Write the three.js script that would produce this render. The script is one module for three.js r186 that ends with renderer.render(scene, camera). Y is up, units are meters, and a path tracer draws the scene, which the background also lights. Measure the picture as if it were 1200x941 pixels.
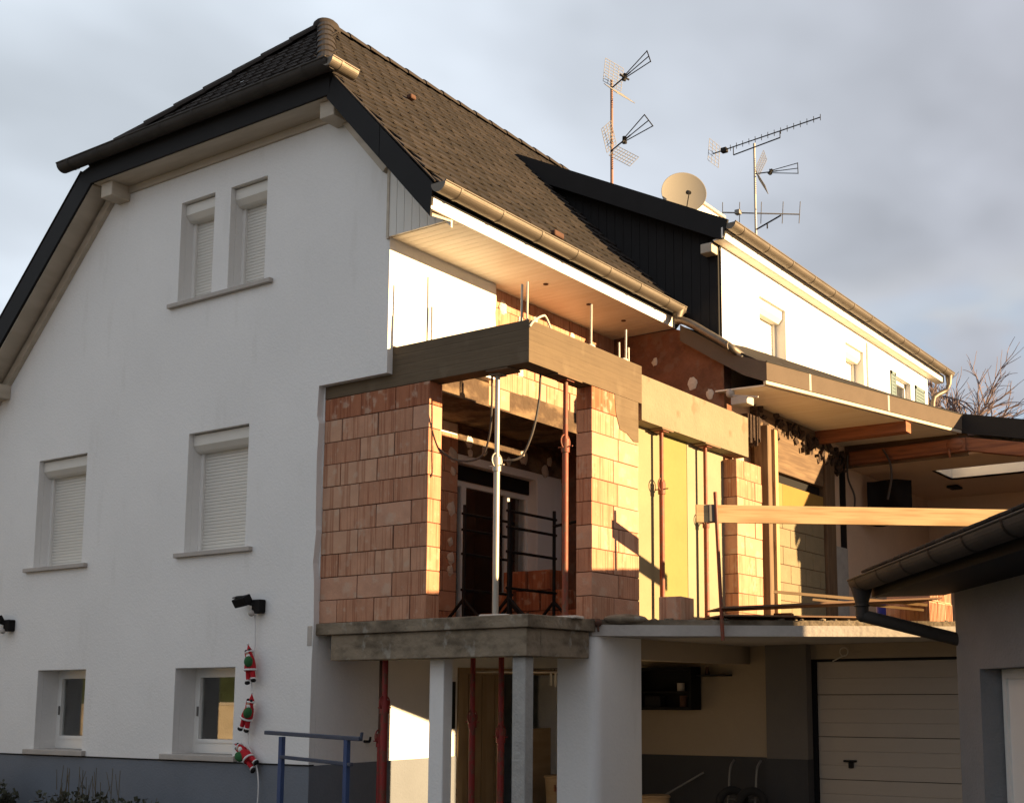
import * as THREE from 'three';
import { mergeGeometries } from 'three/addons/utils/BufferGeometryUtils.js';
import { RoundedBoxGeometry } from 'three/addons/geometries/RoundedBoxGeometry.js';

// ---------------------------------------------------------------- camera, sky, sun, exposure
const scene = new THREE.Scene();
const camera = new THREE.PerspectiveCamera(46.83, 1462 / 1240, 0.1, 600);
camera.position.set(8.7565, 1.7, 9.104);
camera.setRotationFromMatrix(new THREE.Matrix4().makeBasis(
  new THREE.Vector3(0.841805, -0.003865, -0.539768),
  new THREE.Vector3(0.075612, 0.990959, 0.110826),
  new THREE.Vector3(0.53446, -0.134107, 0.834487)));
camera.setViewOffset(1462, 1240, 0, 0, 1200, 941);   // the photograph is a crop: the lens axis lies right of and below its middle
scene.add(camera);
const EXPOSURE = 4;
const renderer = new THREE.WebGLRenderer({ antialias: true });
renderer.toneMapping = THREE.LinearToneMapping;
renderer.toneMappingExposure = EXPOSURE;
renderer.shadowMap.enabled = true;
renderer.setSize(1024, 802);

const SUN = new THREE.Vector3(0.935, 0.141, -0.325).normalize();
const sun = new THREE.DirectionalLight(new THREE.Color().setRGB(1, 0.69, 0.36), 4.5);
sun.position.copy(SUN).multiplyScalar(60); sun.castShadow = true;
Object.assign(sun.shadow.camera, { left: -30, right: 30, top: 25, bottom: -25, near: 1, far: 150 });
sun.shadow.mapSize.set(4096, 4096);
scene.add(sun, sun.target);

// ---------------------------------------------------------------- noise
function mulberry(a) { return () => { a |= 0; a = a + 0x6D2B79F5 | 0; let t = Math.imul(a ^ a >>> 15, 1 | a); t = t + Math.imul(t ^ t >>> 7, 61 | t) ^ t; return ((t ^ t >>> 14) >>> 0) / 4294967296; }; }
const rnd = mulberry(7), R = (a, b) => a + (b - a) * rnd();
const hash = (x, y, s) => { let h = Math.imul(x, 374761393) + Math.imul(y, 668265263) + Math.imul(s, 1274126177); h = Math.imul(h ^ h >>> 13, 1274126177); return ((h ^ h >>> 16) >>> 0) / 4294967296; };
function vn(x, y, px, py, s) {
  const xi = Math.floor(x), yi = Math.floor(y), fx = x - xi, fy = y - yi;
  const u = fx * fx * (3 - 2 * fx), v = fy * fy * (3 - 2 * fy), m = (a, n) => ((a % n) + n) % n;
  const x0 = m(xi, px), x1 = m(xi + 1, px), y0 = m(yi, py), y1 = m(yi + 1, py);
  const a = hash(x0, y0, s), b = hash(x1, y0, s), c = hash(x0, y1, s), d = hash(x1, y1, s);
  return (a + (b - a) * u) * (1 - v) + (c + (d - c) * u) * v;
}
function fbm(x, y, px, py, s, oct = 4) { let r = 0, a = 0.5, n = 0; for (let i = 0; i < oct; i++) { r += a * vn(x, y, px, py, s + i); n += a; x *= 2; y *= 2; px *= 2; py *= 2; a *= 0.5; } return r / n; }
const sm = (a, b, t) => { t = Math.min(1, Math.max(0, (t - a) / (b - a))); return t * t * (3 - 2 * t); };
const lerp = (a, b, t) => a + (b - a) * t;
const lin = c => (c <= 0.04045 ? c / 12.92 : ((c + 0.055) / 1.055) ** 2.4);

// the evening sky: a veil of grey cloud, thinner and paler to the west, broken low down in the north-east
{
  const W = 1536, H = 768, d = new Float32Array(W * H * 4);
  for (let j = 0; j < H; j++) for (let i = 0; i < W; i++) {
    const el = (j + 0.5) / H * Math.PI - Math.PI / 2, u = (i + 0.5) / W;
    const az = (u - 0.5) * 2 * Math.PI;                     // equirect: u = 0.5 + atan2(dz, dx) / 2pi
    const dx = Math.cos(el) * Math.cos(az), dz = Math.cos(el) * Math.sin(az), dy = Math.sin(el);
    const h = Math.max(dy, 0) + 0.12, X = dx / h, Z = dz / h;  // a flat cloud deck seen in perspective
    const n1 = fbm(X * 1.0 + 40, Z * 1.0 + 40, 4096, 4096, 11, 5);
    const n2 = fbm(X * 3.0 + 90, Z * 2.1 + 90, 4096, 4096, 23, 5);
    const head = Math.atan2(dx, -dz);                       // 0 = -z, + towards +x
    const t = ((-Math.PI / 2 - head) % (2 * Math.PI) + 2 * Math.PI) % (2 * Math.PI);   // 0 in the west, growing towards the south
    const west = sm(-0.15, 0.95, Math.max(-Math.sin(head - 0.12), t < Math.PI ? Math.cos(t * 0.6) : -1));   // paler on the left; widened behind the camera as added fill for the gable
    const k = 0.55 * n1 + 0.45 * n2;
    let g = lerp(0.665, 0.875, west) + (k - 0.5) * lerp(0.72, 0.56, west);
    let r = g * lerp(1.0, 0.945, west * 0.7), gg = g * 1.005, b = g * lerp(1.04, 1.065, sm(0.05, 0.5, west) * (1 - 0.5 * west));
    const low = sm(0.36, 0.24, el) * sm(-0.50, -0.28, head) * sm(1.2, 0.5, head);   // breaks in the cloud near the horizon
    const gap = sm(0.47, 0.55, n2 * 0.6 + n1 * 0.4) * low;
    r = lerp(r, 0.69, gap); gg = lerp(gg, 0.765, gap); b = lerp(b, 0.845, gap);
    const puff = sm(0.5, 0.6, fbm(X * 1.6 + 10, Z * 1.9 + 30, 4096, 4096, 51, 5)) * low;
    r = lerp(r, 0.86, puff); gg = lerp(gg, 0.86, puff); b = lerp(b, 0.85, puff);
    const glow = Math.pow(Math.max(0, dx * SUN.x + dy * SUN.y + dz * SUN.z), 14) * 0.5;
    const o = (j * W + i) * 4;
    d[o] = (lin(r) + glow * 1.0) / EXPOSURE; d[o + 1] = (lin(gg) + glow * 0.72) / EXPOSURE; d[o + 2] = (lin(b) + glow * 0.4) / EXPOSURE; d[o + 3] = 1;
  }
  const sky = new THREE.DataTexture(d, W, H, THREE.RGBAFormat, THREE.FloatType);
  sky.mapping = THREE.EquirectangularReflectionMapping; sky.magFilter = sky.minFilter = THREE.LinearFilter; sky.wrapS = THREE.RepeatWrapping; sky.needsUpdate = true;
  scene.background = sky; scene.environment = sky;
}

// ---------------------------------------------------------------- textures and materials
function tex(fn, n, srgb, size) {
  const d = new Uint8Array(n * n * 4);
  for (let j = 0; j < n; j++) for (let i = 0; i < n; i++) {
    const c = fn(i / n, j / n), o = (j * n + i) * 4;
    for (let k = 0; k < 3; k++) { let v = Array.isArray(c) ? c[k] : c; v = Math.min(1, Math.max(0, v)); d[o + k] = 255 * (srgb ? (v <= 0.0031308 ? v * 12.92 : 1.055 * v ** (1 / 2.4) - 0.055) : v); }
    d[o + 3] = 255;
  }
  const t = new THREE.DataTexture(d, n, n); t.wrapS = t.wrapT = THREE.RepeatWrapping; t.magFilter = THREE.LinearFilter; t.minFilter = THREE.LinearMipmapLinearFilter; t.generateMipmaps = true;
  if (srgb) t.colorSpace = THREE.SRGBColorSpace;
  t.repeat.set(1 / size, 1 / size); t.needsUpdate = true; return t;
}
const mix = (a, b, t) => [lerp(a[0], b[0], t), lerp(a[1], b[1], t), lerp(a[2], b[2], t)];
const mul = (a, k) => [a[0] * k, a[1] * k, a[2] * k];
function M({ color, map, bump, bs = 0.002, size = 1, n = 256, rough = 0.9, metal = 0, extra = {} }) {
  const m = new THREE.MeshPhysicalMaterial({ roughness: rough, metalness: metal, side: THREE.DoubleSide, ...extra });
  if (color) m.color.setRGB(...color);
  if (map) m.map = tex(map, n, true, size);
  if (bump) { m.bumpMap = tex(bump, n, false, size); m.bumpScale = bs; }
  return m;
}
const grain = (s, f = 60) => (u, v) => fbm(u * f, v * f, f, f, s, 3);
const mott = (c, amp, s, f = 5, fine = 64) => (u, v) => mul(c, 1 + amp * (fbm(u * f, v * f, f, f, s, 5) - 0.5) * 2 + amp * 0.5 * (vn(u * fine, v * fine, fine, fine, s + 9) - 0.5));
const streak = (c, c2, s, fu = 3, fv = 40) => (u, v) => mix(c, c2, sm(0.25, 0.75, fbm(u * fu, v * fv, fu, fv, s, 4)));

const MAT = {
  render: M({ map: (u, v) => { let c = mott([0.75, 0.735, 0.71], 0.05, 1, 3, 128)(u, v); const st = sm(0.63, 0.8, fbm(u * 14, v * 3, 14, 3, 7, 4)); return mix(c, [0.62, 0.6, 0.56], st * 0.22); }, bump: grain(2, 128), bs: 0.003, size: 2.4, n: 512, rough: 0.95 }),
  plinth: M({ map: mott([0.15, 0.165, 0.19], 0.1, 3, 5, 128), bump: grain(4, 100), bs: 0.003, size: 1.5, rough: 0.95 }),
  white: M({ map: mott([0.78, 0.75, 0.7], 0.03, 5), size: 1, rough: 0.5 }),
  cream: M({ map: streak([0.5, 0.43, 0.34], [0.43, 0.365, 0.28], 6, 2, 12), size: 1, rough: 0.6 }),
  frame: M({ color: [0.76, 0.74, 0.7], rough: 0.35 }),
  shutter: M({ map: mott([0.66, 0.63, 0.57], 0.03, 8), rough: 0.5 }),
  sill: M({ map: mott([0.42, 0.38, 0.34], 0.1, 9, 8), bump: grain(10), bs: 0.002, rough: 0.8 }),
  soffit: M({ map: streak([0.74, 0.68, 0.58], [0.68, 0.61, 0.5], 12, 2, 20), size: 1, rough: 0.5 }),
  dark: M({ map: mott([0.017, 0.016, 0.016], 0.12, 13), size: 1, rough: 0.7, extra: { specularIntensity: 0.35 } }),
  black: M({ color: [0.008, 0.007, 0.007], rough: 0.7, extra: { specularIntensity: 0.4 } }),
  fascia: M({ map: mott([0.12, 0.092, 0.07], 0.1, 14), size: 1, rough: 0.85, extra: { specularIntensity: 0.2 } }),
  zinc: M({ map: mott([0.15, 0.125, 0.098], 0.2, 15, 4), bump: grain(16, 30), bs: 0.001, rough: 0.52, metal: 0.55 }),
  zincShade: M({ map: mott([0.045, 0.038, 0.032], 0.25, 17, 4), rough: 0.75, metal: 0.0, extra: { specularIntensity: 0.6 } }),  // zinc darkened in colour for gutters on the shaded sides
  tileA: M({ map: mott([0.033, 0.0275, 0.0245], 0.18, 18, 6), bump: grain(19, 40), bs: 0.003, size: 0.7, rough: 0.9, extra: { specularIntensity: 0.3 } }),
  tileB: M({ map: mott([0.038, 0.031, 0.027], 0.18, 20, 6), bump: grain(21, 40), bs: 0.003, size: 0.7, rough: 0.85, extra: { specularIntensity: 0.35 } }),
  tileC: M({ map: mott([0.03, 0.0255, 0.023], 0.18, 22, 6), bump: grain(23, 40), bs: 0.003, size: 0.7, rough: 0.9, extra: { specularIntensity: 0.3 } }),
  concrete: M({ map: (u, v) => { const l = fbm(u * 3, v * 24, 3, 24, 24, 4), b = fbm(u * 6, v * 6, 6, 6, 28, 5); let c = mix([0.2, 0.165, 0.125], [0.125, 0.1, 0.075], sm(0.3, 0.7, l)); c = mul(c, 0.75 + 0.5 * b); return mix(c, [0.3, 0.26, 0.21], sm(0.66, 0.8, fbm(u * 9, v * 9, 9, 9, 30, 4)) * 0.5); }, bump: (u, v) => 0.6 * fbm(u * 3, v * 26, 3, 26, 25, 4) + 0.4 * fbm(u * 40, v * 40, 40, 40, 26, 3), bs: 0.008, size: 1.2, n: 512, rough: 0.9 }),
  beam: M({ map: (u, v) => { const pl = Math.floor(v * 9); const l = fbm(u * 4, v * 54, 4, 54, 31, 4); let c = mix([0.115, 0.079, 0.043], [0.095, 0.064, 0.034], sm(0.2, 0.85, 0.6 * l + 0.4 * fbm(u * 8, v * 8, 8, 8, 36, 5))); c = mul(c, 0.92 + 0.16 * hash(pl, 3, 5)); const st = sm(0.6, 0.78, fbm(u * 5, v * 4, 5, 4, 37, 5)); return mix(c, [0.14, 0.1, 0.058], st * 0.6); }, bump: (u, v) => 0.25 * fbm(u * 4, v * 60, 4, 60, 32, 4) + 0.5 * fbm(u * 9, v * 9, 9, 9, 34, 4) + 0.25 * (Math.abs((v * 9) % 1 - 0.5) > 0.46 ? 0 : 0.9), bs: 0.008, size: 1.0, n: 512, rough: 0.85 }),
  lintel: M({ map: (u, v) => { let c = mott([0.2, 0.168, 0.11], 0.14, 41, 5, 80)(u, v); const st = sm(0.58, 0.76, fbm(u * 7, v * 5, 7, 5, 47, 5)); return mix(c, [0.15, 0.105, 0.06], st * 0.7); }, bump: grain(42, 40), bs: 0.006, size: 1.3, n: 512, rough: 0.9 }),
  slab: M({ map: (u, v) => { const l = fbm(u * 3, v * 14, 3, 14, 51, 5), b = fbm(u * 7, v * 7, 7, 7, 58, 5); let c = mix([0.235, 0.185, 0.128], [0.105, 0.08, 0.052], sm(0.35, 0.7, l * 0.5 + b * 0.5)); return mix(c, [0.36, 0.34, 0.29], sm(0.62, 0.8, fbm(u * 12, v * 8, 12, 8, 59, 4)) * 0.5); }, bump: grain(52, 36), bs: 0.008, size: 1.1, n: 512, rough: 0.95 }),
  deck: M({ map: mott([0.42, 0.38, 0.34], 0.14, 61, 6, 70), bump: grain(62, 50), bs: 0.004, size: 1.4, rough: 0.9 }),
  greyconc: M({ map: (u, v) => mott([0.33, 0.32, 0.3], 0.16, 65, 8, 60)(u, v), bump: grain(66, 40), bs: 0.005, size: 0.9, rough: 0.95 }),
  mortar: M({ map: mott([0.11, 0.05, 0.03], 0.25, 71, 10), rough: 1 }),
  oldbrick: M({ map: (u, v) => { let c = mott([0.17, 0.075, 0.042], 0.3, 73, 8, 60)(u, v); const s = sm(0.6, 0.72, fbm(u * 6, v * 6, 6, 6, 79, 5)); return mix(c, [0.2, 0.13, 0.09], s * 0.5); }, bump: grain(74, 30), bs: 0.01, size: 1.2, rough: 1 }),
  glue: M({ map: mott([0.6, 0.54, 0.46], 0.12, 76, 10), bump: grain(77, 20), bs: 0.01, size: 0.3, rough: 1 }),
  rough: M({ map: (u, v) => mix([0.19, 0.13, 0.075], [0.08, 0.05, 0.03], sm(0.35, 0.65, fbm(u * 5, v * 9, 5, 9, 81, 5))), bump: grain(82, 14), bs: 0.03, size: 1.3, rough: 1 }),
  wood: M({ map: (u, v) => { const w = fbm(u * 2, v * 26, 2, 26, 91, 4), k = sm(0.78, 0.84, fbm(u * 6, v * 12, 6, 12, 95, 2)); return mix(mix([0.5, 0.34, 0.17], [0.38, 0.235, 0.105], sm(0.3, 0.7, w)), [0.26, 0.12, 0.05], k * 0.7); }, bump: (u, v) => fbm(u * 2, v * 40, 2, 40, 92, 4), bs: 0.003, size: 0.8, n: 512, rough: 0.75 }),
  redwood: M({ map: streak([0.27, 0.1, 0.042], [0.16, 0.055, 0.024], 96, 2, 24), bump: (u, v) => fbm(u * 2, v * 40, 2, 40, 97, 4), bs: 0.004, size: 0.9, rough: 0.8 }),
  oldwood: M({ map: streak([0.17, 0.11, 0.06], [0.1, 0.06, 0.032], 98, 2, 24), bump: (u, v) => fbm(u * 2, v * 40, 2, 40, 99, 4), bs: 0.004, size: 0.9, rough: 0.85 }),
  ply: M({ map: streak([0.2, 0.11, 0.062], [0.13, 0.07, 0.038], 101, 2, 16), size: 1.1, rough: 0.8 }),
  tan: M({ map: streak([0.34, 0.24, 0.14], [0.28, 0.19, 0.1], 103, 2, 14), size: 1, rough: 0.7 }),
  panelCream: M({ map: mott([0.25, 0.21, 0.12], 0.09, 105), rough: 0.9, size: 1.5 }),
  panelLime: M({ map: mott([0.2, 0.185, 0.06], 0.09, 106), rough: 0.9, size: 1.5 }),
  panelPale: M({ map: mott([0.26, 0.23, 0.15], 0.1, 107), rough: 0.9, size: 1.5 }),
  limeShade: M({ map: mott([0.25, 0.15, 0.03], 0.08, 108), rough: 0.9 }),  // the lime insulation again, with its shade put into a browner colour
  plaster: M({ map: (u, v) => { let c = mott([0.6, 0.44, 0.32], 0.08, 109, 4, 60)(u, v); return c; }, bump: grain(110, 40), bs: 0.003, size: 2, rough: 0.95 }),
  creamblock: M({ map: mott([0.2, 0.165, 0.1], 0.12, 111, 8), bump: grain(112, 40), bs: 0.004, size: 0.8, rough: 0.95 }),
  red: M({ map: (u, v) => mix([0.24, 0.02, 0.016], [0.15, 0.045, 0.026], sm(0.5, 0.72, fbm(u * 8, v * 8, 8, 8, 113, 4))), size: 0.4, rough: 0.55, metal: 0.15 }),
  orange: M({ map: (u, v) => mix([0.2, 0.045, 0.02], [0.14, 0.07, 0.04], sm(0.5, 0.7, fbm(u * 8, v * 8, 8, 8, 115, 4))), size: 0.4, rough: 0.6, metal: 0.15 }),
  galv: M({ map: mott([0.36, 0.33, 0.28], 0.12, 117), rough: 0.45, metal: 0.55 }),
  rust: M({ map: mott([0.08, 0.035, 0.02], 0.3, 119), rough: 0.9 }),
  blue: M({ map: mott([0.025, 0.055, 0.15], 0.12, 121), rough: 0.55 }),
  bluegrey: M({ map: mott([0.04, 0.052, 0.085], 0.1, 122), rough: 0.55 }),
  bluebucket: M({ color: [0.015, 0.03, 0.3], rough: 0.35 }),
  glass: M({ color: [0.9, 0.92, 0.92], rough: 0.02, extra: { transmission: 1, thickness: 0, ior: 1.75 } }),
  cable: M({ color: [0.05, 0.04, 0.035], rough: 0.7 }),
  palecable: M({ color: [0.5, 0.44, 0.36], rough: 0.7 }),
  door: M({ map: mott([0.38, 0.32, 0.26], 0.03, 124), bump: (u, v) => fbm(u * 4, v * 30, 4, 30, 125, 3), bs: 0.001, rough: 0.5 }),
  shutGreen: M({ color: [0.11, 0.16, 0.16], rough: 0.6 }),
  dish: M({ color: [0.22, 0.2, 0.165], rough: 0.6 }),
  alu: M({ color: [0.2, 0.19, 0.175], rough: 0.6, metal: 0.4 }),
  mast: M({ map: mott([0.26, 0.14, 0.1], 0.2, 127), size: 0.5, rough: 0.8 }),
  redcloth: M({ map: mott([0.42, 0.012, 0.02], 0.1, 129), rough: 1 }),
  whitecloth: M({ color: [0.7, 0.68, 0.66], rough: 1 }),
  greencloth: M({ color: [0.025, 0.11, 0.035], rough: 1 }),
  skin: M({ color: [0.5, 0.27, 0.18], rough: 0.8 }),
  leaf: M({ map: mott([0.05, 0.052, 0.03], 0.4, 131), rough: 0.9, extra: { transmission: 0.15, thickness: 0 } }),
  twig: M({ map: mott([0.16, 0.115, 0.108], 0.2, 133), rough: 1 }),
  bark: M({ map: mott([0.075, 0.055, 0.045], 0.3, 135), rough: 1 }),
  stem: M({ color: [0.12, 0.095, 0.06], rough: 1 }),
  asphalt: M({ map: mott([0.075, 0.072, 0.07], 0.2, 137, 6, 120), bump: grain(138, 120), bs: 0.006, size: 3, n: 512, rough: 0.95 }),
  shed: M({ map: mott([0.2, 0.2, 0.205], 0.1, 139, 6, 110), bump: grain(140, 90), bs: 0.006, size: 1.6, n: 512, rough: 0.95 }),
  rubber: M({ color: [0.01, 0.009, 0.009], rough: 0.9 }),
  dim: M({ map: mott([0.34, 0.27, 0.19], 0.05, 147), bump: grain(148, 60), bs: 0.003, size: 1.5, rough: 0.95 }),  // carport wall cream, darkened in colour to deepen the shade there
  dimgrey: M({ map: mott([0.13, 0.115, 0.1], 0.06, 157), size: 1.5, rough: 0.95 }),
  plinthShade: M({ map: mott([0.045, 0.043, 0.043], 0.1, 159), size: 1.5, rough: 0.95 }),  // plinth colour darkened to hold the carport shade
  rubble: M({ map: mott([0.05, 0.03, 0.02], 0.4, 149, 8), bump: grain(150, 20), bs: 0.02, size: 0.4, rough: 1 }),
  added_hedge: M({ map: mott([0.03, 0.045, 0.02], 0.5, 155, 9, 90), bump: grain(156, 40), bs: 0.08, size: 2, rough: 1 }),
  foam: M({ map: mott([0.62, 0.56, 0.42], 0.1, 143), rough: 1, size: 0.5 }),
};
// fired clay blocks: smooth faces and combed faces, four tones
const clay = (c, s, comb) => M({
  map: (u, v) => { let k = mott(c, 0.14, s, 5, 50)(u, v); if (comb) { const l = 0.8 * fbm(u * 24, 0.5, 24, 1, s + 3, 3) + 0.2 * fbm(u * 30, v * 3, 30, 3, s + 4, 2); k = mix(k, [c[0] * 0.62, c[1] * 0.45, c[2] * 0.37], sm(0.5, 0.64, l) * 0.75 * (0.55 + 0.45 * vn(u * 5, v * 4, 5, 4, s + 6))); } return mix(k, [0.5, 0.37, 0.27], sm(0.56, 0.78, fbm(u * 6, v * 5, 6, 5, s + 5, 5)) * 0.5); },
  bump: (u, v) => comb ? 1 - 0.9 * fbm(u * 24, 0.5, 24, 1, s + 3, 3) : fbm(u * 30, v * 30, 30, 30, s + 7, 3), bs: comb ? 0.008 : 0.003, size: 0.5, rough: 0.95
});
const CLAY = [clay([0.47, 0.245, 0.148], 151, true), clay([0.49, 0.265, 0.168], 161, false), clay([0.43, 0.21, 0.122], 171, true), clay([0.5, 0.285, 0.18], 181, true)];
const CLAYTOP = clay([0.33, 0.125, 0.06], 191, true);

// ---------------------------------------------------------------- geometry helpers (world coordinates, metres)
const V = (x, y, z) => new THREE.Vector3(x, y, z);
function prep(g) {
  g = g.index ? g.toNonIndexed() : g.clone();
  for (const k of Object.keys(g.attributes)) if (!['position', 'normal', 'uv'].includes(k)) g.deleteAttribute(k);
  if (!g.attributes.normal) g.computeVertexNormals();
  return g;
}
function boxUV(g, vert) {                    // uv in metres by the way each face points
  const p = g.attributes.position, uv = new Float32Array(p.count * 2), a = V(), b = V(), c = V(), n = V();
  for (let i = 0; i < p.count; i += 3) {
    a.fromBufferAttribute(p, i); b.fromBufferAttribute(p, i + 1); c.fromBufferAttribute(p, i + 2);
    n.copy(b).sub(a).cross(c.clone().sub(a)); const x = Math.abs(n.x), y = Math.abs(n.y), z = Math.abs(n.z);
    [a, b, c].forEach((q, k) => {
      let s, t;
      if (x >= y && x >= z) { s = -q.z; t = q.y; } else if (y >= z) { s = q.x; t = q.z; } else { s = q.x; t = q.y; }
      if (vert) [s, t] = [t, s];
      uv[(i + k) * 2] = s; uv[(i + k) * 2 + 1] = t;
    });
  }
  g.setAttribute('uv', new THREE.BufferAttribute(uv, 2)); return g;
}
const baseOf = new Map(), used = new Map();
function numbered(n) { const k = used.get(n) || 0; used.set(n, k + 1); return k ? `${n}_${String(k).padStart(3, '0')}` : n; }
function thing(name, label, category, base = [0, 0, 0], group) {
  const o = new THREE.Group(); o.name = numbered(name); o.position.set(...base); o.userData = { label, category };
  if (group) o.userData.group = group;
  scene.add(o); baseOf.set(o, base); return o;
}
function part(name, geos, mat, parent, { vert = false, label, stuff, keepUV = false } = {}) {
  const list = (Array.isArray(geos) ? geos : [geos]).map(prep);
  if (!keepUV) for (const q of list) q.deleteAttribute('uv');
  const g = list.length > 1 ? mergeGeometries(list) : list[0];
  if (!keepUV) boxUV(g, vert);
  const b = baseOf.get(parent); g.translate(-b[0], -b[1], -b[2]);
  const m = new THREE.Mesh(g, mat); m.name = name; m.castShadow = m.receiveShadow = true;
  if (label) m.userData.label = label;
  if (stuff) m.userData.kind = 'stuff';
  parent.add(m); baseOf.set(m, b); return m;
}
function single(name, label, category, geos, mat, group, opt) {      // a thing that is one mesh
  const t = new THREE.Group(); baseOf.set(t, [0, 0, 0]);
  const m = part(numbered(name), geos, mat, t, opt); t.remove(m); m.userData = { ...m.userData, label, category }; if (group) m.userData.group = group;
  scene.add(m); return m;
}
function structure(name, geos, mat) { const t = new THREE.Group(); baseOf.set(t, [0, 0, 0]); const m = part(numbered(name), geos, mat, t); t.remove(m); m.userData = { kind: 'structure' }; scene.add(m); return m; }
function copyOf(o, dx, dy, dz, label) { const c = o.clone(); baseOf.set(c, [o.position.x + dx, o.position.y + dy, o.position.z + dz]); c.name = numbered(o.name.replace(/_\d{3}$/, '')); c.position.set(o.position.x + dx, o.position.y + dy, o.position.z + dz); c.userData = { ...o.userData, label }; scene.add(c); return c; }

function bx(x0, x1, y0, y1, z0, z1, r = 0) {
  const w = Math.abs(x1 - x0), h = Math.abs(y1 - y0), d = Math.abs(z1 - z0);
  const g = r ? new RoundedBoxGeometry(w, h, d, 2, r) : new THREE.BoxGeometry(w, h, d);
  return g.translate((x0 + x1) / 2, (y0 + y1) / 2, (z0 + z1) / 2);
}
function along(p, q, w, h, r = 0) {          // a bar of section w (level) x h (upright) from p to q
  p = V(...p); q = V(...q); const d = q.clone().sub(p), L = d.length(); d.normalize();
  let s = V(0, 1, 0).cross(d); if (s.lengthSq() < 1e-6) s = V(1, 0, 0); s.normalize(); const u = d.clone().cross(s);
  const g = r ? new RoundedBoxGeometry(w, h, L, 2, r) : new THREE.BoxGeometry(w, h, L);
  return g.applyMatrix4(new THREE.Matrix4().makeBasis(s, u, d)).translate((p.x + q.x) / 2, (p.y + q.y) / 2, (p.z + q.z) / 2);
}
function rod(p, q, r0, r1 = r0, seg = 10) {
  p = V(...p); q = V(...q); const d = q.clone().sub(p), L = d.length();
  const g = new THREE.CylinderGeometry(r1, r0, L, seg, 1);
  return g.applyQuaternion(new THREE.Quaternion().setFromUnitVectors(V(0, 1, 0), d.normalize())).translate((p.x + q.x) / 2, (p.y + q.y) / 2, (p.z + q.z) / 2);
}
const hose = (pts, r, seg = 24, rs = 8) => new THREE.TubeGeometry(new THREE.CatmullRomCurve3(pts.map(p => V(...p))), seg, r, rs);
const ring = (c, R0, r, ax = 'y') => { const g = new THREE.TorusGeometry(R0, r, 6, 20); if (ax === 'y') g.rotateX(Math.PI / 2); if (ax === 'x') g.rotateY(Math.PI / 2); return g.translate(...c); };
function shp(pts, holes = []) { const s = new THREE.Shape(pts.map(p => new THREE.Vector2(...p))); for (const h of holes) s.holes.push(new THREE.Path(h.map(p => new THREE.Vector2(...p)))); return s; }
const rectHole = (a, b, c, d) => [[a, c], [a, d], [b, d], [b, c]];
const ext = (s, d) => new THREE.ExtrudeGeometry(s, { depth: d, bevelEnabled: false, curveSegments: 12 });
const wallZ = (z0, z1, pts, holes) => ext(shp(pts, holes), Math.abs(z1 - z0)).translate(0, 0, Math.min(z0, z1));                                        // points are (x, y)
const wallX = (x0, x1, pts, holes) => ext(shp(pts, holes), Math.abs(x1 - x0)).rotateY(Math.PI / 2).translate(Math.min(x0, x1), 0, 0);                     // points are (-z, y)
const slabY = (y0, y1, pts, holes) => ext(shp(pts.map(([x, z]) => [x, -z]), (holes || []).map(h => h.map(([x, z]) => [x, -z]))), Math.abs(y1 - y0)).rotateX(-Math.PI / 2).translate(0, Math.min(y0, y1), 0); // points are (x, z)
function tri(pts, faces) { const a = []; for (const f of faces) for (let k = 1; k < f.length - 1; k++) for (const i of [f[0], f[k], f[k + 1]]) a.push(...pts[i]); const g = new THREE.BufferGeometry(); g.setAttribute('position', new THREE.Float32BufferAttribute(a, 3)); g.computeVertexNormals(); return g; }
function plate(pts, dy) {                     // a plate with the given top outline, dy thick
  const n = pts.length, all = [...pts, ...pts.map(p => [p[0], p[1] - dy, p[2]])], up = [...Array(n).keys()];
  const f = [up, up.map(i => n + i).reverse()]; for (let i = 0; i < n; i++) { const j = (i + 1) % n; f.push([j, i, n + i, n + j]); }
  return tri(all, f);
}
// a half-round gutter between p and q (p, q = middle of the rim plane), open side up; out = direction of its front
function gutterGeo(p, q, out, r, a0 = 0, a1 = Math.PI, t = 0.006, caps = true) {
  const P = V(...p), Q = V(...q), O = V(...out).normalize(), N = 14, sec = [];
  for (let i = 0; i <= N; i++) { const a = a0 + (a1 - a0) * i / N; sec.push([Math.cos(a) * r, -Math.sin(a) * r]); }
  for (let i = N; i >= 0; i--) { const a = a0 + (a1 - a0) * i / N; sec.push([Math.cos(a) * (r - t), -Math.sin(a) * (r - t)]); }
  const pts = [], n = sec.length;
  for (const E of [P, Q]) for (const [x, y] of sec) pts.push([E.x + O.x * x, E.y + y, E.z + O.z * x]);
  const f = []; for (let i = 0; i < n; i++) { const j = (i + 1) % n; f.push([i, j, n + j, n + i]); }
  if (caps) for (const o of [0, n]) f.push([...Array(N + 1).keys()].map(i => o + i));
  return tri(pts, f);
}
const bead = (p, q, out, r) => rod([p[0] + out[0] * r, p[1] + 0.004, p[2] + out[2] * r], [q[0] + out[0] * r, q[1] + 0.004, q[2] + out[2] * r], 0.011, 0.011, 8);
function gutter(parent, p, q, out, r, mat, nb, skip = 0, bmat = mat) {
  const l = Math.hypot(...out); out = out.map(v => v / l);
  const g = part('gutter', [gutterGeo(p, q, out, r), bead(p, q, out, r)], mat, parent, { vert: true });
  const d = V(q[0] - p[0], q[1] - p[1], q[2] - p[2]), L = d.length(); d.normalize();
  for (let i = 0; i < nb; i++) {
    const s = L * (i + 0.35 + skip) / nb, a = [p[0] + d.x * s, p[1] + d.y * s, p[2] + d.z * s], b = [a[0] + d.x * 0.03, a[1] + d.y * 0.03, a[2] + d.z * 0.03];
    part('gutter_bracket', gutterGeo(a, b, out, r + 0.007, -0.12, Math.PI, 0.006, false), bmat, g);
  }
  return g;
}

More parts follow.
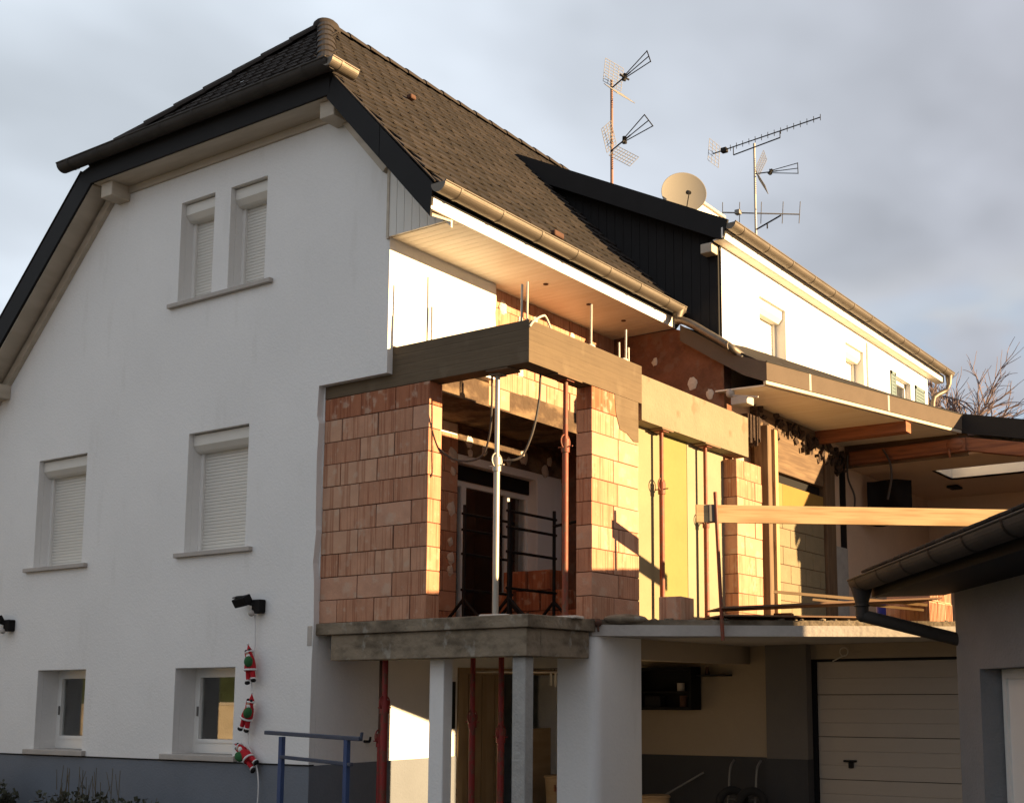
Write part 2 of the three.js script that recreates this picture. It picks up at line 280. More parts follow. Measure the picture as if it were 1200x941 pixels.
// ================================================================ ground
structure('ground', slabY(-0.5, 0, [[-120, 120], [120, 120], [120, -160], [-120, -160]]), MAT.asphalt);

// ================================================================ the house
const CY = 0.2436;
const house = thing('house', 'white rendered gabled house with dark hipped roof and unfinished brick bay at its corner', 'house');
const WIN = [[-3.477, -2.859, 6.4, 7.67], [-2.574, -1.944, 6.4, 7.66], [-6.15, -5.118, 3.345, 4.75], [-3.147, -2.1, 3.345, 4.755]];
const LOW = [[-5.903, -4.901, 1.02, 2.03], [-3.203, -2.178, 1.02, 2.018]];
const holes = [...WIN, ...LOW].map(w => rectHole(...w));
// the rendered outer skin stands 8 cm in front of the masonry; it was sawn off along the bay
part('gable_wall', wallZ(-0.08, 0, [[-9.6, 0.985], [-0.985, 0.985], [-0.985, 2.05], [-0.972, 2.45], [-0.985, 2.9], [-1.01, 3.1], [-0.975, 3.45], [-0.985, 3.5], [-1.0, 4.2], [-0.985, 4.62], [-1.015, 4.7], [-1.0, 5.03], [0, 5.03], [0, 7.36], [-0.7, 8.15], [-4.8, 8.15], [-9.6, 3.2]], holes), MAT.render, house);
part('masonry', [wallZ(-0.37, -0.082, [[-9.6, 0], [-0.985, 0], [-0.985, 5.31], [0, 5.34], [0, 7.36], [-0.7, 8.13], [-4.8, 8.13], [-9.6, 3.2]], holes)], MAT.render, house);
part('plinth', [bx(-9.6, -0.965, -0.1, 0.975, -0.08, 0.012), bx(-1.05, -0.965, -0.1, 0.975, -2.33, -0.08)], MAT.plinth, house);
part('plinth_trim', [bx(-9.6, -0.96, 0.972, 0.986, -0.05, 0.022)], MAT.dark, house);
// side walls
part('side_wall', wallX(-1.285, -0.985, [[0.37, 0], [0.37, 5.03], [4.5, 5.03], [4.5, 0]], [rectHole(2.28, 3.93, 2.47, 4.56), rectHole(2.36, 4.4, 0.0, 2.02)]), MAT.render, house);
part('side_wall', wallX(-0.37, 0, [[0.372, 5.345], [0.372, 6.5], [1.79, 6.5], [1.80, 6.3], [1.78, 6.15], [1.8, 5.9], [1.79, 5.345]]), MAT.render, house, { label: 'white rendered wall above the concrete beam' });

part('cross_wall', wallZ(-4.7, -4.5, [[-1.285, 2.3], [1.585, 2.3], [1.585, 6.06], [1.02, 6.44], [0.87, 6.5], [-1.285, 6.52]]), MAT.oldbrick, house, { label: 'dark red brick cross wall stripped of its render' });
part('ceiling_slab', [bx(-1.285, -0.1, 5.04, 5.32, -4.5, -0.372), bx(-0.98, -0.06, 5.035, 5.06, -0.37, -0.09)], MAT.rough, house);
part('floor_slab', bx(-9.5, -1.287, 2.2, 2.44, -12, -0.372), MAT.deck, house);
part('rear_wall', [bx(-9.6, 1.2, 0, 6.6, -13.2, -12.9), bx(-9.6, -9.3, 0, 3.3, -12.9, -0.372), bx(-9.3, -1.3, 0, 2.2, -6.3, -6.0)], MAT.render, house);
{ // exposed strips of the old wall and lintels round the balcony door
  part('old_wall', bx(-0.985, -0.972, 4.66, 5.03, -4.49, -2.29), MAT.rough, house);
  clayWall('old_wall', 'z', -1.2, -0.968, -2.285, -0.45, 2.456, 10, [[-2.285, -2.04, -1.54, -1.04, -0.45], [-2.285, -1.8, -1.3, -0.8, -0.45]]);
  clayWall('bare_wall', 'z', -0.38, -0.1, -4.5, -1.802, 5.055, 6, [[-4.5, -4.2, -3.7, -3.2, -2.7, -2.2, -1.802], [-4.5, -3.95, -3.45, -2.95, -2.45, -1.802]]);
  const dabs = [];
  const dab = (x, y, z, r, ax) => { const g = new THREE.SphereGeometry(1, 9, 6); const p = g.attributes.position; for (let i = 0; i < p.count; i++) { const k = 0.78 + 0.4 * hash(Math.round(p.getX(i) * 50), Math.round(p.getY(i) * 50) + Math.round(p.getZ(i) * 90), Math.round(x * 100 + z * 37)); p.setXYZ(i, p.getX(i) * k, p.getY(i) * k, p.getZ(i) * k); } g.scale(ax === 'x' ? 0.018 : r, r * 1.15, ax === 'z' ? 0.018 : r); g.computeVertexNormals(); dabs.push(g.translate(x, y, z)); };
  for (const [y, z, r] of [[4.84, -2.5, 0.07], [4.7, -2.52, 0.05], [4.78, -2.8, 0.06], [4.72, -3.3, 0.05], [4.83, -3.62, 0.09], [4.72, -4.1, 0.08], [4.86, -4.2, 0.06]]) dab(-0.97, y, z, r, 'x');
  for (const [y, z, r] of [[6.3, -2.05, 0.08], [6.22, -2.4, 0.06], [6.32, -2.7, 0.05], [6.2, -3.05, 0.06], [6.3, -3.5, 0.06], [6.22, -3.9, 0.06], [5.6, -2.4, 0.07], [5.75, -3.2, 0.07]]) dab(-0.1, y, z, r, 'x');
  for (const [x, y, r] of [[1.12, 5.72, 0.08], [1.38, 5.55, 0.06], [0.55, 6.1, 0.05], [1.2, 5.2, 0.06]]) dab(x, y, -4.5, r, 'z');
  for (const [y, r] of [[4.62, 0.085], [4.42, 0.05], [3.96, 0.08], [3.55, 0.05], [3.35, 0.07], [3.2, 0.06]]) dab(-0.968, y, -2.17 + R(-0.02, 0.02), r, 'x');
  for (const g of dabs) part('glue_dab', g, MAT.glue, house);
}
// windows of the gable
function gableWindow([x0, x1, y0, y1], low) {
  const zf = low ? -0.29 : -0.22;
  if (low) {
    const f = part('window', [bx(x0, x1, y1 - 0.07, y1, zf - 0.06, zf), bx(x0, x1, y0 + 0.03, y0 + 0.15, zf - 0.06, zf), bx(x0, x0 + 0.06, y0 + 0.15, y1 - 0.07, zf - 0.06, zf), bx(x1 - 0.075, x1, y0 + 0.15, y1 - 0.07, zf - 0.06, zf)], MAT.frame, house, { label: 'white framed basement window' });
    part('sash', [bx(x0 + 0.06, x1 - 0.075, y1 - 0.105, y1 - 0.07, zf - 0.045, zf + 0.012), bx(x0 + 0.06, x1 - 0.075, y0 + 0.15, y0 + 0.19, zf - 0.045, zf + 0.012), bx(x0 + 0.06, x0 + 0.095, y0 + 0.19, y1 - 0.105, zf - 0.045, zf + 0.012), bx(x1 - 0.11, x1 - 0.075, y0 + 0.19, y1 - 0.105, zf - 0.045, zf + 0.012)], MAT.frame, f);
    part('pane', bx(x0 + 0.095, x1 - 0.11, y0 + 0.19, y1 - 0.105, zf - 0.03, zf - 0.024), MAT.glass, f);
    part('handle', [bx(x0 + 0.07, x0 + 0.088, y0 + 0.45, y0 + 0.56, zf + 0.012, zf + 0.035, 0.006)], MAT.alu, f);
    return;
  }
  const f = part('window', [bx(x0, x0 + 0.05, y0, y1, zf - 0.04, zf + 0.035), bx(x1 - 0.05, x1, y0, y1, zf - 0.04, zf + 0.035), bx(x0, x1, y0 - 0.0, y0 + 0.03, zf - 0.04, zf + 0.02)], MAT.frame, house, { label: 'window closed by a white roller shutter' });
  const sl = []; for (let y = y0 + 0.03; y < y1 - 0.2; y += 0.039) sl.push(bx(x0 + 0.05, x1 - 0.05, y, y + 0.0365, zf - 0.012, zf + 0.004, 0.004));
  sl.push(bx(x0 + 0.05, x1 - 0.05, y0 + 0.01, y1 - 0.1, zf - 0.03, zf - 0.008));
  part('shutter', sl, MAT.shutter, f);
  const h = 0.2, d = 0.155, zz = [[zf - 0.03, y1], [zf + d, y1], [zf + d, y1 - h * 0.62], [zf + d - 0.05, y1 - h * 0.92], [zf + d - 0.08, y1 - h], [zf - 0.03, y1 - h]];
  part('shutter_box', wallX(x0 + 0.004, x1 - 0.004, zz.map(([z, y]) => [-z, y - 0.014])), MAT.shutter, f);
}
for (const w of WIN) gableWindow(w, false);
for (const w of LOW) gableWindow(w, true);
for (const [x0, x1, y0, y1] of [[-3.61, -1.79, 6.345, 6.398], [-6.3, -4.99, 3.29, 3.343], [-3.275, -1.97, 3.29, 3.343], [-3.36, -2.09, 0.987, 1.05], [-6.06, -4.82, 0.987, 1.05]]) part('window_sill', bx(x0, x1, y0, y1, -0.24, 0.055, 0.008), MAT.sill, house);

// ---- main roof
const roof = part('roof', [
  plate([[0.86, 6.75, 0.32], [0.86, 6.75, -4.58], [-2.72, 10.41, -4.58], [-2.72, 10.41, -1.56], [-0.70, 8.36, 0.32]], 0.04),
  plate([[-1.96, 9.64, -4.58], [-1.96, 9.64, -12.5], [-2.72, 10.41, -12.5], [-2.72, 10.41, -4.58]], 0.16),
  plate([[-2.72, 10.41, -1.56], [-4.74, 8.36, 0.33], [-0.70, 8.36, 0.33]], 0.16),
  plate([[-2.72, 10.41, -1.56], [-2.72, 10.41, -12.5], [-9.9, 3.1, -12.5], [-9.9, 3.1, 0.33], [-4.74, 8.36, 0.33]], 0.05)], MAT.dark, house);
{ // interlocking tiles with a roll on one side
  const W = 0.222, L = 0.27, E = 0.205, th = 0.02;
  const section = [[0, 0], [0, 0.012], [0.01, 0.02], [0.03, 0.023], [0.045, 0.016], [0.075, 0.012], [W - 0.01, 0.012], [W - 0.004, 0], [W - 0.03, -0.006], [0.03, -0.004]];
  const geos = [0, 1, 2].map(k => boxUV(prep(ext(shp(section), L))));
  geos.forEach((g, k) => { const uv = g.attributes.uv; for (let i = 0; i < uv.count; i++) uv.setXY(i, uv.getX(i) + k * 0.31, uv.getY(i) + k * 0.47); });
  const mats = [MAT.tileA, MAT.tileB, MAT.tileC];
  const all = [];
  const put = (P, along_, up, n) => all.push({ P, along: along_, up, n });
  // east slope
  const sl = Math.hypot(3.68, 3.75), up = V(-3.68, 3.75, 0).normalize(), n = V(3.75, 3.68, 0).normalize(), al = V(0, 0, 1);
  for (let r = 0; r < 26; r++) for (let c = -2; c < 60; c++) {
    const s = r * E - 0.03, z = 0.34 - W * (c + 1) - (r % 2 ? W / 2 : 0);
    const P = V(1.0, 6.66, 0).addScaledVector(up, s); P.z = z;
    if (P.z + W > 0.4) continue;
    if (s > sl - 0.1) continue;
    if (P.y > 8.36 && P.z + W * 0.6 > 0.33 - (P.y - 8.36) * 0.93) continue;      // the hip cuts the slope
    if (P.z < -4.62 && P.y < 9.66) continue;                                       // the dormer
    if (P.z < -8.2) continue;
    put(P, al, up, n);
  }
  // hipped end
  const hl = Math.hypot(1.98, 2.05), hup = V(0, 2.05, -1.9).normalize(), hn = V(0, 1.9, 2.05).normalize(), hal = V(1, 0, 0);
  for (let r = 0; r < 14; r++) for (let c = 0; c < 24; c++) {
    const s = r * E - 0.06, t = s / 2.8; const half = 2.02 * (1 - t), x = -2.72 - 2.2 + W * c + (r % 2 ? W / 2 : 0);
    if (x + W * 0.4 < -2.72 - half || x + W * 0.6 > -2.72 + half) continue;
    const P = V(x, 8.38, 0.36).addScaledVector(hup, s); put(P, hal, hup, hn);
  }
  for (const t of all) {                     // tile axes: x = along the row, y = outwards, z = up the slope
    const u = t.up.clone().multiplyScalar(Math.cos(0.1)).addScaledVector(t.n, -Math.sin(0.1)), nn = t.n.clone().multiplyScalar(Math.cos(0.1)).addScaledVector(t.up, Math.sin(0.1));
    const ax = nn.clone().cross(u); t.flip = ax.dot(t.along) < 0;
    const P = t.P.clone().addScaledVector(t.n, 0.057 + R(-0.003, 0.003)); if (t.flip) P.addScaledVector(t.along, W);
    t.m = new THREE.Matrix4().makeBasis(ax, nn, u).setPosition(P);
    t.m.multiply(new THREE.Matrix4().makeRotationY(R(-0.012, 0.012)));
    t.d = t.P.distanceTo(camera.position); t.k = Math.floor(rnd() * 3); t.g = Math.floor(rnd() * 3);
  }
  all.sort((a, b) => a.d - b.d);
  all.forEach((t, i) => {
    if (i >= 300) return;
    const m = new THREE.Mesh(geos[t.g], mats[t.k]); m.name = 'roof_tile'; m.castShadow = m.receiveShadow = true;
    t.m.decompose(m.position, m.quaternion, m.scale); roof.add(m);
  });
  for (let k = 0; k < 3; k++) { const rest = all.slice(300).filter(t => t.k === k).map(t => geos[t.g].clone().applyMatrix4(t.m)); if (rest.length) part('roof_tiles', rest, mats[k], roof, { stuff: true, keepUV: true }); }
  // ridge and hip caps
  const cap = (p, q, r0, r1) => { const pts = [], N = 9, P = V(...p), Q = V(...q), d = Q.clone().sub(P).normalize(), s = V(0, 1, 0).cross(d).normalize(), u = d.clone().cross(s); const f = []; for (const [E0, rr] of [[P, r0], [Q, r1]]) for (const k of [0, 0.018]) for (let i = 0; i <= N; i++) { const a = Math.PI * (i / N); const v = E0.clone().addScaledVector(s, Math.cos(a) * (rr - k)).addScaledVector(u, Math.sin(a) * (rr - k) * 0.85); pts.push([v.x, v.y, v.z]); } const o = N + 1; for (let i = 0; i < N; i++) { f.push([i, i + 1, 2 * o + i + 1, 2 * o + i]); f.push([o + i, 3 * o + i, 3 * o + i + 1, o + i + 1]); f.push([i, o + i, o + i + 1, i + 1]); f.push([2 * o + i, 2 * o + i + 1, 3 * o + i + 1, 3 * o + i]); } return tri(pts, f); };
  const run = (p, q, nn) => { for (let i = 0; i < nn; i++) { const a = i / nn, b = (i + 1.12) / nn, L3 = (t) => [lerp(p[0], q[0], t), lerp(p[1], q[1], t), lerp(p[2], q[2], t)]; part('ridge_tile', cap(L3(a), L3(b), 0.125, 0.105), MAT.tileB, roof); } };
  run([-0.60, 8.36, 0.40], [-2.68, 10.44, -1.5], 8);
  run([-4.84, 8.36, 0.40], [-2.76, 10.44, -1.5], 8);
  run([-2.72, 10.46, -1.5], [-2.72, 10.46, -8.3], 18);
  { const g = new THREE.SphereGeometry(0.17, 16, 10, 0, Math.PI * 2, 0, Math.PI * 0.6).scale(1, 0.8, 1.15).translate(-2.72, 10.45, -1.55); part('ridge_cap', g, MAT.tileB, roof); }
  part('vent_tile', bx(0.72, 0.83, 6.95, 7.02, -2.02, -1.83, 0.02), MAT.rust, roof);
  part('vent_tile', bx(-1.34, -1.25, 9.12, 9.18, -1.72, -1.62, 0.02), MAT.rust, roof);
}
// verge boards, fascia and soffits
const vb = (pts, z0, z1) => wallZ(z0, z1, pts);
part('verge_board', vb([[0.905, 6.76], [0.875, 6.42], [0.165, 7.20], [0.165, 7.555]], 0.325, 0.355), MAT.dark, house);
part('verge_board', vb([[0.157, 7.565], [0.157, 7.21], [-0.64, 8.09], [-0.55, 8.32]], 0.325, 0.355), MAT.dark, house);
part('verge_board', vb([[-4.83, 8.12], [-4.86, 8.36], [-5.02, 8.32], [-9.9, 3.45], [-9.9, 3.1]], 0.325, 0.355), MAT.dark, house);
for (const [a, b] of [[[0.93, 6.775, 0.335], [-0.56, 8.345, 0.335]], [[-5.05, 8.335, 0.335], [-9.9, 3.48, 0.335]]]) part('verge_trim', along(a, b, 0.05, 0.012), MAT.tileB, house);
part('hip_fascia', bx(-4.88, -0.6, 8.125, 8.40, 0.326, 0.357), MAT.dark, house);
part('hip_soffit', [bx(-4.8, -0.68, 8.118, 8.138, 0.0, 0.325), bx(-4.75, -0.72, 8.03, 8.118, 0.002, 0.03)], MAT.cream, house);
part('verge_soffit', plate([[-4.84, 8.12, 0.325], [-9.8, 3.13, 0.325], [-9.8, 3.2, 0.0], [-4.84, 8.19, 0.0]], 0.02), MAT.cream, house);
part('verge_soffit', plate([[0.86, 6.46, 0.325], [-0.64, 8.12, 0.325], [-0.64, 8.14, 0.0], [0.86, 6.5, 0.0]].reverse(), 0.02), MAT.cream, house);
for (const [a, b] of [[[-4.86, 8.02, 0.03], [-9.8, 3.05, 0.03]], [[-0.03, 7.26, 0.03], [-0.66, 7.97, 0.03]]]) part('verge_moulding', along(a, b, 0.06, 0.11), MAT.cream, house);
for (const [x, y] of [[-4.62, 8.03], [-0.72, 8.03], [-7.03, 5.78]]) part('purlin_end', [bx(x - 0.11, x + 0.11, y - 0.1, y + 0.09, 0, 0.27, 0.012)], MAT.cream, house);
// box eaves of the east side: white fascia, boarded soffit, boarded end
part('fascia', bx(0.86, 0.885, 6.50, 6.645, -4.46, 0.35), MAT.white, house);
const soffit = part('soffit', bx(-0.1, 0.858, 6.518, 6.53, -4.49, -0.0), MAT.soffit, house);
for (let i = 0; i < 44; i++) part('soffit_board', bx(i < 17 ? 0.003 : -0.097, 0.857, 6.5, 6.517, -0.02 - 0.101 * i, -0.02 - 0.101 * i - 0.096), MAT.soffit, soffit);
for (const z of [-2.1, -3.0, -3.8]) part('soffit_spot', new THREE.CylinderGeometry(0.03, 0.03, 0.02, 12).translate(0.5, 6.5, z), MAT.rust, soffit);
for (let i = 0; i < 8; i++) { const x0 = 0.004 + i * 0.108, x1 = x0 + 0.103; const top = x => 7.36 - 1.09 * x; part('eaves_board', wallZ(0.0, 0.022, [[x0, 6.5], [x1, 6.5], [x1, top(x1)], [x0, top(x0)]]), MAT.shutter, house); }
part('eaves_corner_trim', bx(-0.03, 0.004, 6.48, 7.36, 0.003, 0.03), MAT.cream, house);
gutter(house, [1.0, 6.735, 0.38], [1.0, 6.735, -4.42], [1, 0, 0], 0.095, MAT.zinc, 7);
gutter(house, [-5.28, 8.42, 0.46], [-0.46, 8.42, 0.46], [0, 0, 1], 0.095, MAT.zincShade, 8);
gutter(house, [-0.46, 8.42, 0.53], [-0.46, 8.42, 0.14], [1, 0, 0], 0.085, MAT.zinc, 1);
part('downpipe', [rod([1.0, 6.73, -4.36], [1.0, 6.57, -4.33], 0.1, 0.05, 14), hose([[1.0, 6.62, -4.33], [1.02, 6.54, -4.3], [1.1, 6.52, -4.28], [1.24, 6.45, -4.27], [1.5, 6.27, -4.27], [1.74, 6.10, -4.28], [1.82, 6.03, -4.31], [1.85, 5.98, -4.5]], 0.05, 40, 12), ring([1.78, 6.065, -4.28], 0.055, 0.012, 'x')], MAT.zinc, house);

// ---- the bay: slab, blocks, beams
part('balcony_slab', bx(-0.985, 1.835, 2.33, 2.453, -1.17, -0.035, 0.01), MAT.slab, house);
part('balcony_beam', [bx(-0.79, 1.79, 2.06, 2.329, -0.30, -0.075, 0.012), bx(1.56, 1.79, 2.06, 2.329, -1.12, -0.302, 0.012)], MAT.slab, house);
part('bay_floor', bx(-0.98, 1.55, 2.25, 2.45, -4.5, -1.172), MAT.slab, house);
part('bay_floor', bx(-0.98, 1.55, 2.2, 2.328, -1.172, -0.302), MAT.slab, house);
part('notch_patch', bx(-1.06, -0.988, 2.22, 2.43, -0.03, 0.006, 0.006), MAT.sill, house);
function clayWall(name, axis, c0, c1, a0, a1, y0, rows, joints, topmat) {       // axis 'x': face looks to +z, axis 'z': face looks to +x
  const inset = 0.009;
  const core = axis === 'x' ? bx(a0 + 0.004, a1 - 0.012, y0, y0 + rows * CY - 0.006, c0 + inset, c1 - inset) : bx(c0 + inset, c1 - inset, y0, y0 + rows * CY - 0.006, a0 + inset, a1 - inset);
  const w = part(name, core, MAT.mortar, house);
  for (let r = 0; r < rows; r++) {
    const js = joints[r % joints.length];
    for (let k = 0; k < js.length - 1; k++) {
      const g = 0.004 + (rnd() < 0.2 ? R(0.002, 0.007) : 0), p = R(-0.006, 0.004), ya = y0 + r * CY + 0.004, yb = y0 + (r + 1) * CY - 0.004;
      const geo = axis === 'x' ? bx(js[k] + (k ? g : 0), js[k + 1] - (k < js.length - 2 ? g : 0), ya, yb, c0, c1 + p, 0.006) : bx(c0, c1 + p, ya, yb, js[k] + g * (k ? 1 : 0), js[k + 1] - g * (k < js.length - 2 ? 1 : 0), 0.006);
      const m = part('brick', geo, r === rows - 1 && topmat ? topmat : CLAY[Math.floor(rnd() * 4)], w);
      const uv = m.geometry.attributes.uv, du = rnd(), dv = rnd(); for (let i = 0; i < uv.count; i++) uv.setXY(i, uv.getX(i) + du, uv.getY(i) + dv);
    }
  }
  return w;
}
clayWall('brick_wall', 'x', -0.28, -0.08, -0.983, 0.522, 2.454, 10, [[-0.983, -0.72, -0.19, 0.3, 0.522], [-0.983, -0.44, 0.055, 0.522]], CLAYTOP);
clayWall('brick_pillar', 'z', 1.59, 1.79, -2.08, -1.17, 2.456, 10, [[-2.08, -1.58, -1.17], [-2.08, -1.67, -1.17]], CLAYTOP);
clayWall('brick_pillar', 'z', 1.59, 1.79, -5.12, -4.42, 2.456, 9, [[-5.12, -4.62, -4.42], [-5.12, -4.92, -4.42]], CLAY[2]);
part('concrete_beam', [slabY(4.892, 5.318, [[-0.98, -0.082], [1.79, -0.082], [1.79, -2.155], [1.585, -2.155], [1.585, -0.285], [-0.98, -0.285]])], MAT.beam, house);
part('concrete_beam', bx(1.588, 1.787, 4.712, 5.228, -4.76, -2.158), MAT.lintel, house, { label: 'pale concrete lintel over the closed opening' });
part('cement_run', [wallX(1.788, 1.7935, [[1.62, 4.70], [1.6, 4.888], [2.075, 4.888], [2.075, 4.44], [1.98, 4.43], [1.84, 4.5], [1.7, 4.52]])], MAT.beam, house);
for (const b of [[1.25, 1.52, 4.872, 4.89, -0.3, -0.09], [1.66, 1.8, 4.875, 4.891, -0.98, -0.55], [1.62, 1.79, 4.692, 4.711, -2.85, -2.6], [1.62, 1.8, 4.692, 4.711, -3.98, -3.6]]) part('formwork_offcut', bx(...b), MAT.oldwood, house);
for (const [x, y1, z] of [[-0.06, 5.62, -0.2], [0.37, 6.05, -0.2], [0.43, 5.72, -0.2], [1.60, 5.74, -0.2], [1.66, 5.76, -0.22], [1.69, 5.82, -1.3], [1.71, 5.7, -1.95], [1.66, 5.55, -1.9], [1.73, 5.5, -1.98]]) part('rebar', [rod([x, 5.3, z], [x + R(-0.01, 0.01), y1, z + R(-0.01, 0.01)], 0.011, 0.011, 6)], MAT.galv, house);
for (const [z] of [[-1.3], [-1.95]]) part('mortar_lump', new THREE.IcosahedronGeometry(0.05, 1).scale(1, 0.9, 1).translate(1.69, 5.34, z), MAT.glue, house);
// the closed opening
part('insulation_board', bx(1.555, 1.596, 2.455, 4.71, -2.93, -2.082), MAT.panelCream, house, { label: 'cream insulation board' });
part('insulation_board', bx(1.555, 1.592, 2.455, 4.71, -3.49, -2.934), MAT.panelLime, house, { label: 'lime yellow insulation board' });
part('insulation_board', bx(1.555, 1.596, 2.455, 4.71, -4.419, -3.494), MAT.panelPale, house, { label: 'pale insulation board' });

// ---- balcony door
{
  const xf = -1.13, z0 = -2.28, z1 = -3.93, f = part('balcony_door', [bx(xf - 0.06, xf, 4.30, 4.37, z1, z0), bx(xf - 0.06, xf, 2.46, 2.54, z1, z0), bx(xf - 0.06, xf, 2.54, 4.30, z0 - 0.06, z0), bx(xf - 0.06, xf, 2.54, 4.30, z1 + 0.4, z1 + 0.47), bx(xf - 0.06, xf, 2.54, 4.30, z0 - 0.36, z0 - 0.27), bx(xf - 0.06, xf, 2.54, 4.3, z1, z1 + 0.05)], MAT.frame, house, { label: 'white framed balcony door' });
  for (const [a, b] of [[z0 - 0.27, z0 - 0.06], [z1 + 0.47, z0 - 0.36], [z1 + 0.05, z1 + 0.4]]) part('pane', bx(xf - 0.035, xf - 0.029, 2.54, 4.30, a, b), MAT.glass, f);
  part('added_dark_box', [bx(-2.7, -2.6, 2.44, 5.0, -4.7, -1.5), bx(-2.6, -1.29, 2.44, 5.0, -4.7, -4.6), bx(-2.6, -1.29, 2.44, 5.0, -1.6, -1.5), bx(-2.6, -1.29, 5.0, 5.03, -4.7, -1.5)], MAT.dark, house);  // dark box added behind the door to keep the interior dark
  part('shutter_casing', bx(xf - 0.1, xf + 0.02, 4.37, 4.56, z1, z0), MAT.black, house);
  part('reveal', [bx(-0.984, -0.97, 2.455, 4.60, -4.49, -3.94)], MAT.render, house);
}
// ---- basement door and panels under the balcony
{
  const g = part('basement_door', [bx(-1.22, -1.17, 0, 2.02, -3.42, -2.36)], MAT.tan, house, { label: 'tan boarded basement door', vert: true });
  for (let i = 0; i < 8; i++) part('door_board', bx(-1.17, -1.145 + (i % 2) * 0.008, 0.02, 2.0, -2.37 - 0.13 * i, -2.37 - 0.13 * i - 0.122), MAT.tan, g, { vert: true });
  part('door_frame', [bx(-1.17, -0.96, 0, 2.03, -2.44, -2.355), bx(-1.17, -0.96, 1.96, 2.03, -4.4, -2.44)], MAT.tan, house, { vert: true });
  part('basement_window', [bx(-0.984, -0.965, 1.3, 1.86, -2.3, -2.1)], MAT.dark, house);
}

// ================================================================ garage with the terrace on its roof
const garage = thing('garage', 'low garage and carport beside the house carrying the flat concrete terrace', 'garage');
const DD = [Math.sin(49 * Math.PI / 180), -Math.cos(49 * Math.PI / 180)], DN = [Math.cos(49 * Math.PI / 180), Math.sin(49 * Math.PI / 180)], D0 = [1.795, -1.157];   // the terrace edge runs off at an angle
const edge = (s, o = 0) => [D0[0] + DD[0] * s + DN[0] * o, D0[1] + DD[1] * s + DN[1] * o];
part('terrace_slab', slabY(2.288, 2.40, [edge(0), edge(6.6), [7.9, -13], [1.0, -13], [1.0, -4.72], [1.56, -4.72], [1.56, -1.18]]), MAT.deck, garage);
part('terrace_screed', slabY(2.401, 2.456, [edge(0.02, -0.035), edge(6.6, -0.035), [7.85, -12.95], [1.0, -12.95], [1.0, -4.72], [1.56, -4.72], [1.56, -1.2]]), MAT.slab, garage);
{ // crumbs of concrete along the terrace edge
  for (let i = 0; i < 26; i++) { const p = edge(R(0.15, 4.2), -R(0.03, 0.25)); const g = new THREE.IcosahedronGeometry(R(0.012, 0.035), 0).scale(1.6, 0.6, 1.2).rotateY(R(0, 3)).translate(p[0], 2.463, p[1]); part('rubble', g, MAT.slab, garage); }
  const a = edge(0.16, -0.03), b = edge(0.55, -0.06); part('mortar_heap', new THREE.SphereGeometry(0.16, 10, 6).scale(1.5, 0.35, 0.5).rotateY(0.86).translate((a[0] + b[0]) / 2, 2.46, (a[1] + b[1]) / 2), MAT.slab, garage);
  const c = edge(0.06, 0.012); part('slab_anchor', [new THREE.IcosahedronGeometry(0.045, 1).translate(c[0], 2.42, c[1]), rod([c[0], 2.42, c[1]], [c[0] + 0.02, 2.33, c[1] + 0.02], 0.016, 0.012, 6)], MAT.rust, garage);
}
{ const x0 = 1.365, x1 = 1.845, z0 = -2.02, z1 = -1.16, r = 0.13, s = new THREE.Shape(); s.moveTo(x0, -z0); s.lineTo(x0, -z1); s.lineTo(x1 - r, -z1); s.quadraticCurveTo(x1, -z1, x1, -z1 + r); s.lineTo(x1, -z0); s.closePath();
  part('corner_pillar', ext(s, 2.29).rotateX(-Math.PI / 2).translate(0, -0.004, 0), MAT.render, garage, { label: 'white rendered corner pillar with a rounded edge' }); }
part('column', bx(0.41, 0.60, 0, 2.062, -0.42, -0.28, 0.012), MAT.render, garage, { label: 'square white column under the balcony' });
part('column', [bx(1.57, 1.73, 0, 2.058, -0.27, -0.14, 0.012)], MAT.greyconc, garage, { label: 'bare concrete column under the balcony corner' });
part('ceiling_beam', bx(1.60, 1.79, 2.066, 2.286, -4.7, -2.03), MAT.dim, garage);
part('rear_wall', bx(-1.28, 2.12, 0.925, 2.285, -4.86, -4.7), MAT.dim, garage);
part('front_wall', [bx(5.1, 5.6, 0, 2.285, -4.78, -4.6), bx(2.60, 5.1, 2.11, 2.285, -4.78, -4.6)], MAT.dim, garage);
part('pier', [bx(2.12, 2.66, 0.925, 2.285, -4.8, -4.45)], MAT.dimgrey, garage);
part('plinth', [bx(-1.28, 2.098, 0, 0.924, -4.86, -4.66), bx(2.1, 2.662, 0, 0.924, -4.8, -4.43)], MAT.plinthShade, garage);
part('garage_wall', [bx(5.6, 7.6, 0, 2.285, -12.9, -12.7), bx(5.45, 5.65, 0, 2.285, -12.7, -4.78), bx(2.1, 2.3, 0, 2.285, -12.7, -4.86)], MAT.render, garage);
{
  const d = part('garage_door', [bx(2.70, 5.08, 0, 2.1, -4.74, -4.66)], MAT.black, garage, { label: 'beige sectional garage door' });
  for (const [a, b] of [[1.6885, 2.08], [1.1925, 1.6845], [0.6965, 1.1885], [0.2005, 0.6925], [0.01, 0.1965]]) {
    const sl = []; const n = Math.max(1, Math.round((b - a) / 0.16)); for (let i = 0; i < n; i++) sl.push(bx(2.72, 5.08, a + (b - a) * i / n + 0.0015, a + (b - a) * (i + 1) / n - 0.0015, -4.66, -4.63, 0.004)); sl.push(bx(2.72, 5.08, a + 0.002, b - 0.002, -4.66, -4.637));
    part('door_panel', sl, MAT.door, d);
  }
  part('handle', [bx(3.04, 3.2, 0.9, 0.925, -4.63, -4.59, 0.008), bx(3.1, 3.16, 0.83, 0.9, -4.63, -4.6, 0.008)], MAT.black, d);
  part('door_frame', [bx(2.66, 2.715, 0, 2.11, -4.7, -4.6), bx(2.715, 5.1, 2.085, 2.11, -4.7, -4.6)], MAT.black, garage);
}

